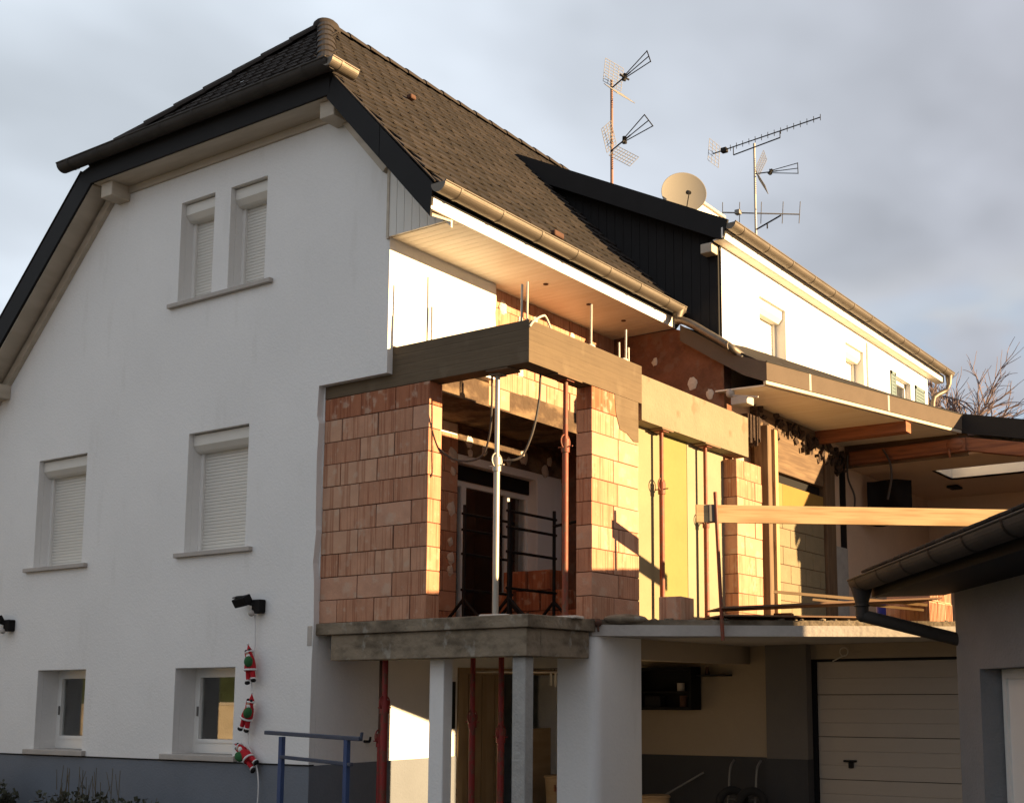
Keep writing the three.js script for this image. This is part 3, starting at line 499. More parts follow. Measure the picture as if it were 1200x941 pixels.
// ================================================================ the next house of the row
const row = thing('terraced_house', 'second house of the row with dark dormer cheek and white upper facade in full sun', 'house', [1.497, 0, -4.6]);
const DW = [[5.75, 6.6, 6.32, 7.2], [8.85, 9.62, 6.32, 7.3], [11.13, 11.9, 6.32, 7.25]];
part('upper_facade', wallX(1.2, 1.497, [[4.642, 6.0], [4.642, 7.56], [12.85, 7.56], [12.85, 6.0]], DW.map(w => rectHole(...w))), MAT.render, row);
part('lower_facade', [bx(1.3, 1.497, 2.456, 5.998, -12.85, -4.75), bx(-3, 1.3, 2.3, 7.5, -12.85, -12.65)], MAT.plaster, row);
part('facade_step', bx(1.498, 1.53, 6.0, 7.5, -10.73, -9.75), MAT.render, row);
for (const [a, b, y0, y1] of DW.slice(0, 2)) {
  const f = part('window', [bx(1.27, 1.34, y0, y1, -a - 0.05, -a), bx(1.27, 1.34, y0, y1, -b, -b + 0.05), bx(1.27, 1.33, y0 - 0.0, y0 + 0.04, -b, -a)], MAT.frame, row, { label: 'dormer window closed by a white roller shutter' });
  const sl = []; for (let y = y0; y < y1 - 0.18; y += 0.045) sl.push(bx(1.28, 1.3, y, y + 0.042, -b + 0.05, -a - 0.05, 0.004)); sl.push(bx(1.265, 1.282, y0, y1, -b, -a)); part('shutter', sl, MAT.shutter, f);
  part('shutter_box', ext(shp([[1.27, y1], [1.45, y1], [1.45, y1 - 0.12], [1.40, y1 - 0.19], [1.27, y1 - 0.19]]), b - a - 0.006).translate(0, 0, -b + 0.003), MAT.shutter, f);
}
{
  const [a, b, y0, y1] = DW[2];
  const f = part('window', [bx(1.33, 1.40, y0, y1, -a - 0.07, -a), bx(1.33, 1.40, y0, y1, -b, -b + 0.07), bx(1.33, 1.4, y1 - 0.08, y1, -b, -a), bx(1.33, 1.4, y0, y0 + 0.07, -b, -a)], MAT.frame, row, { label: 'small open-shuttered window with white frame' });
  part('pane', bx(1.35, 1.356, y0 + 0.07, y1 - 0.08, -b + 0.07, -a - 0.07), MAT.glass, f);
  for (const [s, e] of [[-11.1, -10.86], [-12.62, -12.12]]) { const sl = [bx(1.50, 1.52, y0 - 0.02, y1 + 0.03, s < e ? s : e, s < e ? s + 0.05 : 0), bx(1.50, 1.52, y0 - 0.02, y1 + 0.03, e - 0.05, e), bx(1.50, 1.52, y1 - 0.03, y1 + 0.03, s, e)]; for (let y = y0; y < y1 - 0.04; y += 0.06) sl.push(bx(1.503, 1.517, y, y + 0.05, s + 0.05, e - 0.05)); part('hinged_shutter', sl, MAT.shutGreen, row, { label: 'grey green hinged shutter' }); }
}
{ // dormer cheek of vertical boards
  const c = part('dormer_cheek', wallZ(-4.75, -4.64, [[1.49, 6.1], [1.49, 7.5], [-1.98, 9.5], [-1.98, 9.45]]), MAT.black, row);
  const lo = x => 6.72 + 1.02 * (0.9 - x), hi = x => 7.6 + 0.515 * (1.75 - x);
  for (let x = -1.9; x < 1.44; x += 0.135) { const b = Math.min(1.497, x + 0.129); part('cladding_board', wallZ(-4.639, -4.6 + R(-0.004, 0.002), [[x, lo(x)], [b, lo(b)], [b, Math.max(lo(b) + 0.02, hi(b))], [x, Math.max(lo(x) + 0.02, hi(x))]]), MAT.dark, c, { vert: true }); }
}
part('roof', [plate([[1.66, 7.79, -4.43], [1.66, 7.79, -13.4], [-2.7, 10.04, -13.4], [-2.7, 10.04, -4.43]].reverse(), 0.05)], MAT.tileC, row);
part('verge_board', wallZ(-4.43, -4.395, [[1.73, 7.80], [1.66, 7.56], [1.6, 7.56], [-1.72, 9.25], [-1.95, 9.58], [-1.72, 9.565]]), MAT.dark, row);
part('fascia', bx(1.635, 1.66, 7.565, 7.705, -13.35, -4.39), MAT.white, row);
part('soffit', [bx(1.498, 1.634, 7.562, 7.58, -13.35, -4.42)], MAT.soffit, row);
part('purlin_end', bx(1.3, 1.47, 7.43, 7.56, -4.598, -4.43, 0.01), MAT.cream, row);
gutter(row, [1.755, 7.752, -4.40], [1.755, 7.752, -13.45], [1, 0, 0], 0.085, MAT.zinc, 12);
part('downpipe', [rod([1.755, 7.70, -13.35], [1.755, 7.5, -13.33], 0.07, 0.045, 12), hose([[1.755, 7.52, -13.33], [1.75, 7.44, -13.32], [1.68, 7.38, -13.26], [1.56, 7.22, -13.0], [1.55, 7.1, -12.95], [1.55, 6, -12.95], [1.55, 2.6, -12.95]], 0.045, 40, 10)], MAT.zinc, row);
part('chimney', [bx(-1.45, -0.98, 8.8, 10.1, -9.4, -8.45)], MAT.render, row);
part('chimney_cap', [bx(-1.5, -0.93, 10.1, 10.15, -9.45, -8.4, 0.01)], MAT.sill, row);
part('vent_pipe', [rod([0.6, 8.1, -11.9], [0.6, 8.66, -11.9], 0.07, 0.07, 12), rod([0.6, 8.62, -11.9], [0.6, 8.72, -11.9], 0.11, 0.09, 12)], MAT.dark, row);
// lower roof over the terrace
const K = [2.249, 5.80, -4.36], K2 = [3.39, 5.80, -8.62], K3 = [7.6, 4.92, -8.62];
const low = part('lower_roof', [plate([[1.0, 6.50, -4.40], [1.84, 5.955, -4.40], [2.235, 5.80, -4.40], [3.36, 5.80, -8.66], [1.35, 6.28, -8.66]], 0.05), plate([[1.35, 6.28, -8.66], [3.36, 5.80, -8.66], [7.58, 4.92, -8.66], [7.58, 4.92, -9.78], [1.35, 6.26, -9.78]], 0.06), plate([[1.35, 6.26, -9.78], [2.56, 6.0, -9.78], [2.56, 6.0, -10.73], [1.35, 6.26, -10.73]], 0.06), plate([[4.18, 5.64, -9.78], [7.58, 4.92, -9.78], [7.58, 4.92, -10.73], [4.18, 5.64, -10.73]], 0.06), plate([[1.35, 6.26, -10.73], [7.58, 4.92, -10.73], [7.58, 4.92, -12.8], [1.35, 6.24, -12.8]], 0.06)], MAT.tileC, row);
for (let i = 0; i < 4; i++) for (let j = 0; j < 3; j++) part('roof_tile', along([1.86 - 0.19 * i, 5.99 + 0.128 * i, -4.52 - 0.24 * j], [1.66 - 0.19 * i, 6.11 + 0.128 * i, -4.52 - 0.24 * j], 0.225, 0.028, 0.008), [MAT.tileA, MAT.tileB, MAT.tileC][(i + j) % 3], low);
part('verge_board', wallZ(-4.395, -4.36, [[1.02, 6.50], [1.83, 5.965], [2.249, 5.815], [2.246, 5.56], [1.93, 5.69], [1.60, 5.90], [1.02, 6.28]]), MAT.fascia, row);
part('verge_drip', along([1.70, 6.07, -4.355], [1.93, 5.93, -4.355], 0.03, 0.02), MAT.alu, row);
{
  const L = Math.hypot(K2[0] - K[0], K2[2] - K[2]), d = [(K2[0] - K[0]) / L, (K2[2] - K[2]) / L];
  for (const [s0, s1] of [[0.0, 0.85], [0.858, 2.56], [2.568, L]]) { const a = [K[0] + d[0] * s0, 5.69, K[2] + d[1] * s0], b = [K[0] + d[0] * s1, 5.69, K[2] + d[1] * s1]; part('fascia', along(a, b, 0.03, 0.23), MAT.fascia, row); }
  part('fascia_joint', [0.854, 2.564].map(s => along([K[0] + d[0] * (s - 0.02), 5.69, K[2] + d[1] * (s - 0.02)], [K[0] + d[0] * (s + 0.02), 5.69, K[2] + d[1] * (s + 0.02)], 0.036, 0.22)), MAT.alu, row);
  part('eaves_trim', along([K[0] - 0.02, 5.55, K[2]], [K2[0] - 0.02, 5.55, K2[2]], 0.05, 0.05, 0.012), MAT.cream, row);
  part('fascia_cap', along([K[0], 5.812, K[2]], [K2[0], 5.812, K2[2]], 0.05, 0.014), MAT.dark, row);
}
part('fascia', [along([3.40, 5.665, -8.62], [7.6, 4.785, -8.62], 0.03, 0.27)], MAT.dark, row, { label: 'veranda roof fascia, its shade put into a darker colour' });  // same brown fascia as the canopy; the shade is in its darker colour
{
  const s = part('canopy_soffit', [plate([[1.5, 5.56, -4.42], [2.2, 5.54, -4.42], [3.32, 5.54, -8.6], [1.5, 5.56, -8.6]], 0.02)], MAT.soffit, row);
  part('soffit_beam', [along([1.5, 5.46, -7.4], [3.0, 5.46, -7.4], 0.2, 0.18)], MAT.redwood, row);
}
{ // veranda: sloping ceiling with a roof window, back wall, added end wall
  const cy = x => 5.22 - 0.21 * Math.max(0, x - 4.4);
  const cy2 = 0; const slabc = (x0, x1, z0, z1, t) => plate([[x0, cy(x0) + t, z0], [x0, cy(x0) + t, z1], [x1, cy(x1) + t, z1], [x1, cy(x1) + t, z0]], t);
  const X0 = 2.55, X1 = 4.2, Z0 = -9.75, Z1 = -10.75;
  part('ceiling', [slabc(1.5, X0, -8.7, -12.6, 0.03), slabc(X1, 4.4, -8.7, -12.6, 0.03), slabc(4.4, 7.5, -8.7, -12.6, 0.03), slabc(X0, X1, -8.7, Z0, 0.03), slabc(X0, X1, Z1, -12.6, 0.03)], MAT.plaster, row);
  part('roof_window', [bx(X0 - 0.02, X0, cy(X0), cy(X0) + 0.72, Z1, Z0), bx(X1, X1 + 0.02, cy(X1), cy(X1) + 0.38, Z1, Z0), bx(X0, X1, cy(X0), cy(X0) + 0.5, Z0, Z0 + 0.02), bx(X0, X1, cy(X0), cy(X0) + 0.5, Z1 - 0.02, Z1)], MAT.frame, row);
  part('back_wall', [bx(1.5, 7.5, 2.457, 5.7, -12.75, -12.6)], MAT.plaster, row);
  part('added_end_wall', [bx(7.4, 7.55, 2.457, 4.9, -12.6, -8.75)], MAT.plaster, row);  // unseen wall, added to keep the sun out of the veranda
  part('header_board', wallZ(-8.72, -8.69, [[1.5, 5.2], [3.45, 5.2], [3.45, 5.72], [1.5, 6.15]]), MAT.oldwood, row);
  part('tie_beam', [along([1.62, 5.33, -8.64], [3.45, 5.35, -8.64], 0.16, 0.2, 0.01)], MAT.redwood, row);
  part('tie_beam', [along([3.42, 5.37, -8.7], [7.5, 4.52, -8.7], 0.16, 0.2, 0.01)], MAT.redwood, row);
  part('beam_knot', [new THREE.SphereGeometry(0.14, 10, 8).scale(1, 0.75, 0.4).translate(3.3, 5.36, -8.57), rod([3.2, 5.3, -8.55], [3.22, 5.16, -8.55], 0.03, 0.01, 6)], MAT.redwood, row);
  part('ceiling_rose', [bx(2.3, 2.5, cy(2) - 0.05, cy(2) - 0.01, -11.5, -11.2, 0.02)], MAT.dark, row);
}
// facade under the canopy: stripped blocks, slot, boards, posts
{
  const w = part('block_wall', bx(1.498, 1.592, 2.458, 4.21, -7.56, -5.13), MAT.mortar, row);
  for (let r = 0; r < 7; r++) for (let k = -1; k < 6; k++) { const a = Math.max(-7.56, -5.13 - 0.5 * (k + 1) - (r % 2 ? 0.25 : 0)), b = Math.min(-5.13, a + (a === -7.56 ? 0 : 0.5)); const z0 = Math.max(-7.56, -5.13 - 0.5 * (k + 1) - (r % 2 ? 0.25 : 0)), z1 = Math.min(-5.13, -5.13 - 0.5 * k - (r % 2 ? 0.25 : 0)); if (z1 - z0 < 0.03) continue; part('block', bx(1.5, 1.603 + R(-0.002, 0.002), 2.46 + r * 0.25 + 0.004, 2.46 + (r + 1) * 0.25 - 0.004, z0 + 0.004, z1 - 0.004, 0.006), MAT.creamblock, w); }
  part('insulation_strip', bx(1.498, 1.60, 4.215, 4.585, -6.15, -5.13), MAT.panelLime, row);
  part('insulation_strip', bx(1.498, 1.60, 4.215, 4.585, -7.56, -6.155), MAT.limeShade, row);
  part('dark_slot_back', bx(1.498, 1.53, 4.585, 4.73, -7.6, -5.13), MAT.black, row);  // black back of the open slot, its shade put into the colour
  part('upper_board', bx(1.498, 1.61, 4.735, 5.54, -7.56, -5.4), MAT.oldwood, row);
  part('timber_post', [bx(1.6, 1.80, 2.457, 5.24, -5.42, -5.30, 0.008)], MAT.oldwood, row, { vert: true });
  part('timber_post', [bx(1.66, 1.84, 2.457, 5.2, -5.53, -5.44, 0.008)], MAT.wood, row, { vert: true });
  part('timber_post', [bx(1.5, 1.64, 2.457, 5.4, -7.93, -7.58, 0.01)], MAT.oldwood, row, { vert: true });
  part('concrete_post', [bx(1.5, 1.62, 2.457, 3.9, -8.42, -7.95, 0.01)], MAT.greyconc, row);
  part('gap_shade', [bx(1.49, 1.51, 2.457, 5.4, -8.66, -8.44)], MAT.black, row);  // flat black strip standing for the shade in a gap
  const lumps = [];
  for (let i = 0; i < 240; i++) { const t = Math.sqrt(i / 240), z = lerp(-4.72, -8.3, t), y = lerp(5.42, 5.24, t) + R(-0.18, 0.16), x = 1.56 + R(-0.06, 0.1); const g = new THREE.BoxGeometry(R(0.02, 0.07), R(0.03, 0.14), R(0.02, 0.09)); const p = g.attributes.position; for (let k = 0; k < p.count; k++) { const q = hash(Math.round(p.getX(k) * 900), Math.round(p.getY(k) * 900), Math.round(p.getZ(k) * 900) + i); p.setXYZ(k, p.getX(k) * (0.6 + q * 0.8), p.getY(k) * (1.3 - q * 0.7), p.getZ(k) * (0.7 + q * 0.5)); } g.computeVertexNormals(); lumps.push(g.rotateX(R(-0.6, 0.6)).rotateY(R(-0.5, 0.5)).rotateZ(R(-0.5, 0.5)).translate(x, y, z)); }
  for (let i = 0; i < 8; i++) { const z = -4.8 - i * 0.05 + R(-0.02, 0.02); lumps.push(bx(1.6, 1.78, R(4.9, 5.04), 5.3, z, z + R(0.015, 0.035))); }
  part('broken_masonry', lumps, MAT.rubble, row, { label: 'ragged edge of broken masonry under the canopy' });
  part('bracket', [bx(1.72, 1.95, 5.34, 5.44, -4.62, -4.42, 0.01), new THREE.IcosahedronGeometry(0.06, 1).translate(1.7, 5.5, -4.45), along([1.72, 5.47, -4.44], [2.1, 5.4, -4.44], 0.02, 0.02)], MAT.sill, row);
}

// ================================================================ outbuilding on the right
{
  const G0 = [4.109, 2.835, -2.597], d = [-0.58, -0.815], r = [0.815, -0.58], h = G0[1];   // its gutter runs straight away from the camera
  const at = (s, t, y) => [G0[0] - d[0] * s + r[0] * t, y, G0[2] - d[1] * s + r[1] * t];   // s towards the camera, t inwards
  const o = thing('outbuilding', 'small dark grey outbuilding with low tiled roof and zinc gutter at the right edge', 'shed', [5.1, 0, -2.6]);
  const wallAt = (s0, s1, t0, t1, y0, y1) => { const p = [at(s0, t0, 0), at(s1, t0, 0), at(s1, t1, 0), at(s0, t1, 0)]; return slabY(y0, y1, p.map(q => [q[0], q[2]])); };
  const S = 0.33, T = 0.86;
  // front wall with the door opening
  part('wall', [wallAt(S, 0.98, T, T + 0.28, 0, 2.95), wallAt(0.98, 2.1, T, T + 0.28, 1.92, 2.95), wallAt(2.1, 9, T, T + 0.28, 0, 2.95), wallAt(S, S + 0.25, T + 0.28, 1.75, 0, 3.25), wallAt(S, 9, 1.72, 1.95, 0, 3.3)], MAT.shed, o);
  part('door_frame', [wallAt(1.0, 1.09, T + 0.2, T + 0.27, 0, 1.915), wallAt(1.09, 2.1, T + 0.2, T + 0.27, 1.83, 1.915)], MAT.frame, o);
  part('door', [wallAt(1.09, 2.08, T + 0.225, T + 0.265, 0, 1.83)], MAT.frame, o);
  const pitch = 0.375, rp = (s, t, off = 0) => at(s, t, h + 0.05 + pitch * t + off);
  const rf = part('roof', [plate([rp(-0.02, 0.06), rp(9, 0.06), rp(9, 1.95), rp(-0.02, 1.95)], 0.07)], MAT.dark, o);
  for (let i = 0; i < 30; i++) for (let j = 0; j < 6; j++) { const s = i * 0.25 + 0.12 - 0.03, a = rp(s, 0.02 + j * 0.32, 0.03 + (i % 2) * 0.002), b = rp(s, 0.40 + j * 0.32, 0.022); const mats = [MAT.tileA, MAT.tileB, MAT.tileC]; part('roof_tile', along(a, b, 0.24, 0.028, 0.01), mats[(i * 7 + j * 3) % 3], rf); }
  part('eaves_board', [along(at(0.0, 0.13, h - 0.07), at(9, 0.13, h - 0.07), 0.03, 0.2)], MAT.black, o);
  part('eaves_soffit', [plate([at(0.0, 0.13, h - 0.15), at(9, 0.13, h - 0.15), at(9, T, h - 0.13), at(0.0, T, h - 0.13)].reverse(), 0.02), plate([at(0, 0.13, h - 0.13), at(S, 0.13, h - 0.13), at(S, 1.9, h + 0.5), at(0, 1.9, h + 0.5)], 0.02)], MAT.black, o);
  gutter(o, at(-0.04, 0, h), at(9, 0, h), [-r[0], 0, -r[1]], 0.115, MAT.zincShade, 11, 0, MAT.black);
  const a = at(0.06, 0.0, h - 0.08), b = at(0.06, 0.0, h - 0.36), e = at(0.36, 0.9, h - 0.62);
  part('downpipe', [rod(a, [b[0], b[1] + 0.12, b[2]], 0.11, 0.066, 14), rod([b[0], b[1] + 0.13, b[2]], b, 0.066, 0.066, 14), new THREE.SphereGeometry(0.066, 14, 10).translate(...b), rod(b, e, 0.064, 0.064, 14), ring([b[0], b[1] + 0.1, b[2]], 0.07, 0.01)], MAT.zincShade, o);
}
// a low rendered garden wall left of the camera, seen mirrored in the basement windows
{ const w = thing('garden_wall', 'low pale garden wall facing the gable from across the yard', 'wall', [-13, 0, 9]);
  part('wall', bx(-13.2, -13, 0, 1.5, 1.5, 16), MAT.cream, w); part('coping', bx(-13.25, -12.95, 1.5, 1.56, 1.45, 16.05, 0.01), MAT.sill, w); }

// ================================================================ steel props
function prop(name, label, x, z, y0, y1, mLow, mUp, yc, group, rl = 0.03, ru = 0.024) {
  const t = thing(name, label, 'steel prop', [x, y0, z], group);
  part('outer_tube', [rod([x, y0 + 0.008, z], [x, yc, z], rl, rl, 12)], mLow, t);
  part('inner_tube', [rod([x, yc, z], [x, y1 - 0.01, z], ru, ru, 12)], mUp, t);
  part('collar', [rod([x, yc - 0.09, z], [x, yc + 0.05, z], rl + 0.012, rl + 0.012, 12)], mLow, t);
  part('handle_ring', [ring([x, yc + 0.02, z], 0.075, 0.008, 'x').rotateY(0).translate(0, 0, 0), rod([x - 0.09, yc - 0.03, z], [x + 0.09, yc - 0.03, z], 0.007, 0.007, 6)], mLow, t);
  part('base_plate', bx(x - 0.065, x + 0.065, y0, y0 + 0.01, z - 0.065, z + 0.065), mLow, t);
  if (y0 > 1) part('mortar_pad', new RoundedBoxGeometry(0.3, 0.03, 0.2, 2, 0.012).rotateY(R(-0.3, 0.3)).translate(x + 0.02, y0 + 0.004, z), MAT.glue, t);
  part('head_plate', bx(x - 0.065, x + 0.065, y1 - 0.011, y1 - 0.001, z - 0.065, z + 0.065), mUp, t);
  return t;
}
prop('steel_prop', 'pale galvanised steel prop under the dark beam at the bay corner', 1.28, -0.24, 2.454, 4.872, MAT.galv, MAT.galv, 3.98, undefined, 0.032, 0.025);
prop('steel_prop', 'rusty red steel prop beside the brick pillar in the corner opening', 1.70, -0.82, 2.454, 4.875, MAT.orange, MAT.orange, 4.22, undefined, 0.032, 0.026);
prop('steel_prop', 'red steel prop left in the opening closed by the lime yellow board', 1.70, -2.72, 2.457, 4.692, MAT.orange, MAT.orange, 4.05);
prop('steel_prop', 'red steel prop right in the closed opening, next to the timber rail end', 1.70, -3.76, 2.457, 4.692, MAT.orange, MAT.orange, 3.78);
prop('steel_prop', 'red prop under the balcony, leftmost of the pair beside the sunlit patch', -0.46, -0.5, 0, 2.25, MAT.red, MAT.rust, 1.25);
prop('steel_prop', 'red prop under the balcony, right one of the pair beside the sunlit patch', -0.33, -0.42, 0, 2.25, MAT.red, MAT.red, 1.6, undefined, 0.04, 0.032);
prop('steel_prop', 'red prop just right of the square white column under the balcony', 0.42, -0.95, 0, 2.25, MAT.red, MAT.red, 1.45, undefined, 0.034, 0.028);
prop('steel_prop', 'red prop in front of the dark doorway left of the concrete column', 0.80, -0.95, 0, 2.25, MAT.red, MAT.red, 1.3, undefined, 0.036, 0.03);
{ const t = thing('support_plank', 'thin timber plank held up flat by the red props under the balcony', 'plank', [0.3, 2.2, -0.6]); part('plank', [along([-0.3, 2.262, -0.55], [1.5, 2.262, -1.0], 0.12, 0.02)], MAT.oldwood, t); }

// ---- guard rail of the terrace
{
  const a = edge(1.085, 0.02), b = edge(4.9, 0.02);
  single('guard_plank', 'long pale timber plank fixed level as guard rail along the terrace edge', 'plank', along([a[0], 3.555, a[1]], [b[0], 3.565, b[1]], 0.035, 0.187, 0.004), MAT.wood);
  const c = edge(1.285, 0.055), e = edge(1.345, 0.055);
  const t = thing('railing_post', 'thin red steel post leaning at the terrace edge and holding the timber rail', 'post', [e[0], 2.27, e[1]]);
  part('tube', rod([e[0], 2.24, e[1]], [c[0], 3.78, c[1]], 0.02, 0.02, 10), MAT.orange, t);
  part('clamp', [bx(-0.035, 0.035, 3.47, 3.65, -0.015, 0.015, 0.006).rotateY(0.855).translate(c[0] - 0.035, 0, c[1] + 0.012)], MAT.dimgrey, t);
}
// ---- things on the terrace
{
  const p = edge(0.93, -0.28);
  const g = new RoundedBoxGeometry(0.25, 0.245, 0.375, 2, 0.008).rotateY(0.15).translate(p[0], 2.58, p[1]);
  single('clay_block', 'single clay block in shade left on the terrace beside the red props', 'brick', g, CLAY[3]);
  const s0 = edge(1.25, -0.12), s1 = edge(3.6, -0.15);
  single('plywood_sheet', 'long brown plywood sheet lying tilted on the terrace edge', 'board', along([s0[0], 2.575, s0[1] - 0.1], [s1[0], 2.70, s1[1] - 0.2], 0.62, 0.018).rotateX(0), MAT.ply);
  const q0 = edge(1.3, -0.25), q1 = edge(3.0, -0.5);
  single('plywood_sheet', 'lower warped plywood sheet beneath the long tilted one', 'board', along([q0[0], 2.50, q0[1]], [q1[0], 2.50, q1[1]], 0.7, 0.016), MAT.ply);
  const b0 = edge(1.9, -0.3), b1 = edge(3.55, -0.02);
  single('timber_batten', 'pale timber batten lying across the plywood, upper of two', 'batten', along([b0[0], 2.79, b0[1] - 0.2], [b1[0], 2.63, b1[1] - 0.1], 0.04, 0.03), MAT.wood);
  const c0 = edge(2.3, -0.2), c1 = edge(3.5, 0.0);
  single('timber_batten', 'short timber batten sloping to the terrace edge, lower of two', 'batten', along([c0[0], 2.70, c0[1] - 0.2], [c1[0], 2.575, c1[1] - 0.1], 0.035, 0.025), MAT.wood);
  single('clay_offcut', 'broken clay offcut under the plywood at the terrace edge', 'brick', new RoundedBoxGeometry(0.2, 0.1, 0.16, 2, 0.01).rotateY(0.3).translate(...(() => { const e = edge(2.15, -0.5); return [e[0], 2.51, e[1]]; })()), CLAY[1]);
  single('insulation_offcut', 'pale insulation offcut lying under the plywood sheets', 'offcut', new RoundedBoxGeometry(0.7, 0.08, 0.2, 2, 0.008).rotateY(0.86).translate(...(() => { const e = edge(2.75, -0.7); return [e[0], 2.497, e[1]]; })()), MAT.panelPale);
  const k = thing('bucket', 'blue plastic bucket on the terrace beneath the outbuilding gutter', 'bucket', [3.78, 2.457, -4.3]);
  part('body', new THREE.LatheGeometry([[0.001, 0], [0.13, 0], [0.16, 0.27], [0.168, 0.27], [0.168, 0.285], [0.15, 0.285], [0.122, 0.012], [0.001, 0.012]].map(v => new THREE.Vector2(...v)), 24).translate(3.78, 2.457, -4.3), MAT.bluebucket, k);
  part('handle', hose([[3.62, 2.73, -4.3], [3.65, 2.78, -4.2], [3.78, 2.79, -4.13], [3.9, 2.78, -4.2], [3.94, 2.73, -4.3]], 0.006, 20, 6), MAT.cable, k);
  // a stack of clay blocks, holes towards the sun
  let n = 0; const words = ['lower front', 'lower middle', 'lower rear', 'upper front', 'upper middle', 'upper rear'];
  for (let j = 0; j < 2; j++) for (let i = 0; i < 3; i++) {
    const x1 = 4.36 + R(-0.012, 0.012), y0 = 2.458 + j * 0.252, a0 = 4.0 + i * 0.256, hs = [];
    for (let a = 0; a < 5; a++) for (let b = 0; b < 2; b++) if (!b) hs.push(rectHole(a0 + 0.014 + a * 0.0468, a0 + 0.014 + a * 0.0468 + 0.026, y0 + 0.012, y0 + 0.235));
    single('clay_block', `hollow clay block in the stack by the outbuilding, ${words[n++]} one`, 'brick', wallX(x1 - 0.5, x1, [[a0, y0], [a0 + 0.25, y0], [a0 + 0.25, y0 + 0.247], [a0, y0 + 0.247]], hs), CLAY[(i + j) % 4], 'stack of hollow clay blocks on the terrace');
  }
}
// ---- cables hanging from the beams
single('cable', 'dark cable hanging in a loop left of the pale prop', 'cable', hose([[1.2, 4.88, -0.25], [1.16, 4.6, -0.3], [1.05, 4.3, -0.4], [0.85, 4.12, -0.5], [0.62, 4.1, -0.4], [0.52, 4.2, -0.25], [0.44, 4.42, -0.1]], 0.012, 60, 6), MAT.cable);
single('cable', 'dark cable swinging in a long loop between the pale and the red prop', 'cable', hose([[1.62, 4.89, -0.5], [1.6, 4.6, -0.5], [1.52, 4.25, -0.48], [1.42, 4.06, -0.45], [1.34, 4.02, -0.4], [1.22, 4.03, -0.38]], 0.012, 50, 6), MAT.cable);
single('cable', 'pale cable bent up over the top edge of the concrete beam corner', 'cable', hose([[1.805, 5.24, -0.07], [1.81, 5.3, -0.12], [1.80, 5.4, -0.28], [1.78, 5.42, -0.36], [1.77, 5.33, -0.46], [1.75, 5.31, -0.5]], 0.012, 40, 6), MAT.palecable);
single('cable', 'black cable hanging from the red wooden beam of the veranda', 'cable', hose([[2.2, 5.4, -8.5], [2.3, 5.2, -8.5], [2.32, 4.95, -8.5], [2.25, 4.62, -8.5]], 0.018, 30, 6), MAT.cable);
single('cable', 'black cable drooping in front of the veranda facade corner', 'cable', hose([[1.66, 5.35, -8.4], [1.64, 5.0, -8.45], [1.72, 4.7, -8.5], [1.68, 4.35, -8.5]], 0.016, 30, 6), MAT.cable);
single('cable', 'thin cable dangling below the roof window of the veranda', 'cable', hose([[4.35, 5.2, -9.3], [4.38, 5.08, -9.3], [4.5, 4.95, -9.3], [4.52, 4.9, -9.3]], 0.01, 20, 6), MAT.cable);
single('cable', 'loop of cable with a pale end hanging above the garage door', 'cable', [ring([3.12, 2.19, -4.52], 0.05, 0.008, 'z'), rod([3.13, 2.15, -4.52], [2.98, 2.08, -4.5], 0.01, 0.008, 6)], MAT.palecable);
{ const t = thing('black_sheet', 'black wavy sheet filling the dark corner of the veranda', 'sheeting', [1.9, 3.9, -9]);  // plain black sheet covering the dark corner
  const g = new THREE.PlaneGeometry(0.7, 0.7, 14, 10); const p = g.attributes.position; for (let i = 0; i < p.count; i++) { const x = p.getX(i), y = p.getY(i); p.setZ(i, 0.09 * Math.sin(x * 9 + y * 3) + 0.06 * Math.sin(y * 7)); if (y < -0.3) p.setY(i, y + 0.22 * Math.sin(x * 8) * (-y - 0.3) * 3); } g.computeVertexNormals();
  part('sheet', g.rotateY(0.35).translate(1.95, 4.72, -9.4), MAT.black, t); }

// ---- in the bay: trestles and blocks
{
  const t = thing('trestle', 'black steel trestle inside the bay in front of the balcony door', 'trestle', [0.1, 2.45, -2.0], 'steel trestles in the bay');
  const bars = (X, Z, o) => { for (const dz of [-0.42, 0.42]) { part('leg', [rod([X, 2.46, Z + dz], [X, 3.8, Z + dz], 0.02, 0.02, 8)], MAT.black, o); part('foot', [rod([X - 0.3, 2.46, Z + dz], [X, 2.75, Z + dz], 0.018, 0.018, 6), rod([X + 0.3, 2.46, Z + dz], [X, 2.75, Z + dz], 0.018, 0.018, 6)], MAT.black, o); }
    for (const y of [2.85, 3.25, 3.52, 3.7]) part('cross_bar', rod([X, y, Z - 0.46], [X, y, Z + 0.46], 0.016, 0.016, 8), MAT.black, o); };
  bars(0.0, -1.7, t);
  const t2 = copyOf(t, 0.55, 0, -0.1, 'black steel trestle nearer the corner opening, in front of the other');
  t.userData.label = 'black steel trestle at the back of the bay, by the door frame'; delete t.userData.group; delete t2.userData.group;
  part('arm', rod([0.55, 3.62, -2.2], [0.95, 3.66, -2.2], 0.018, 0.018, 8), MAT.black, t2);
  let n = 0; const lab = ['left end of the bottom row', 'second in the bottom row', 'third in the bottom row', 'right end of the bottom row', 'left end of the middle row', 'middle of the middle row', 'right end of the middle row', 'left one of the top row', 'right one of the top row'];
  for (let j = 0; j < 3; j++) for (let i = 0; i < 4 - j; i++) { const x = -0.72 + i * 0.36 + j * 0.18, z = -2.78 - i * 0.02; single('clay_block', `red clay block stacked on the bay floor, ${lab[n++]}`, 'brick', new RoundedBoxGeometry(0.34, 0.24, 0.25, 2, 0.008).rotateY(R(-0.06, 0.06)).translate(x, 2.575 + j * 0.246, z), CLAYTOP, 'clay blocks stacked inside the bay'); }
}
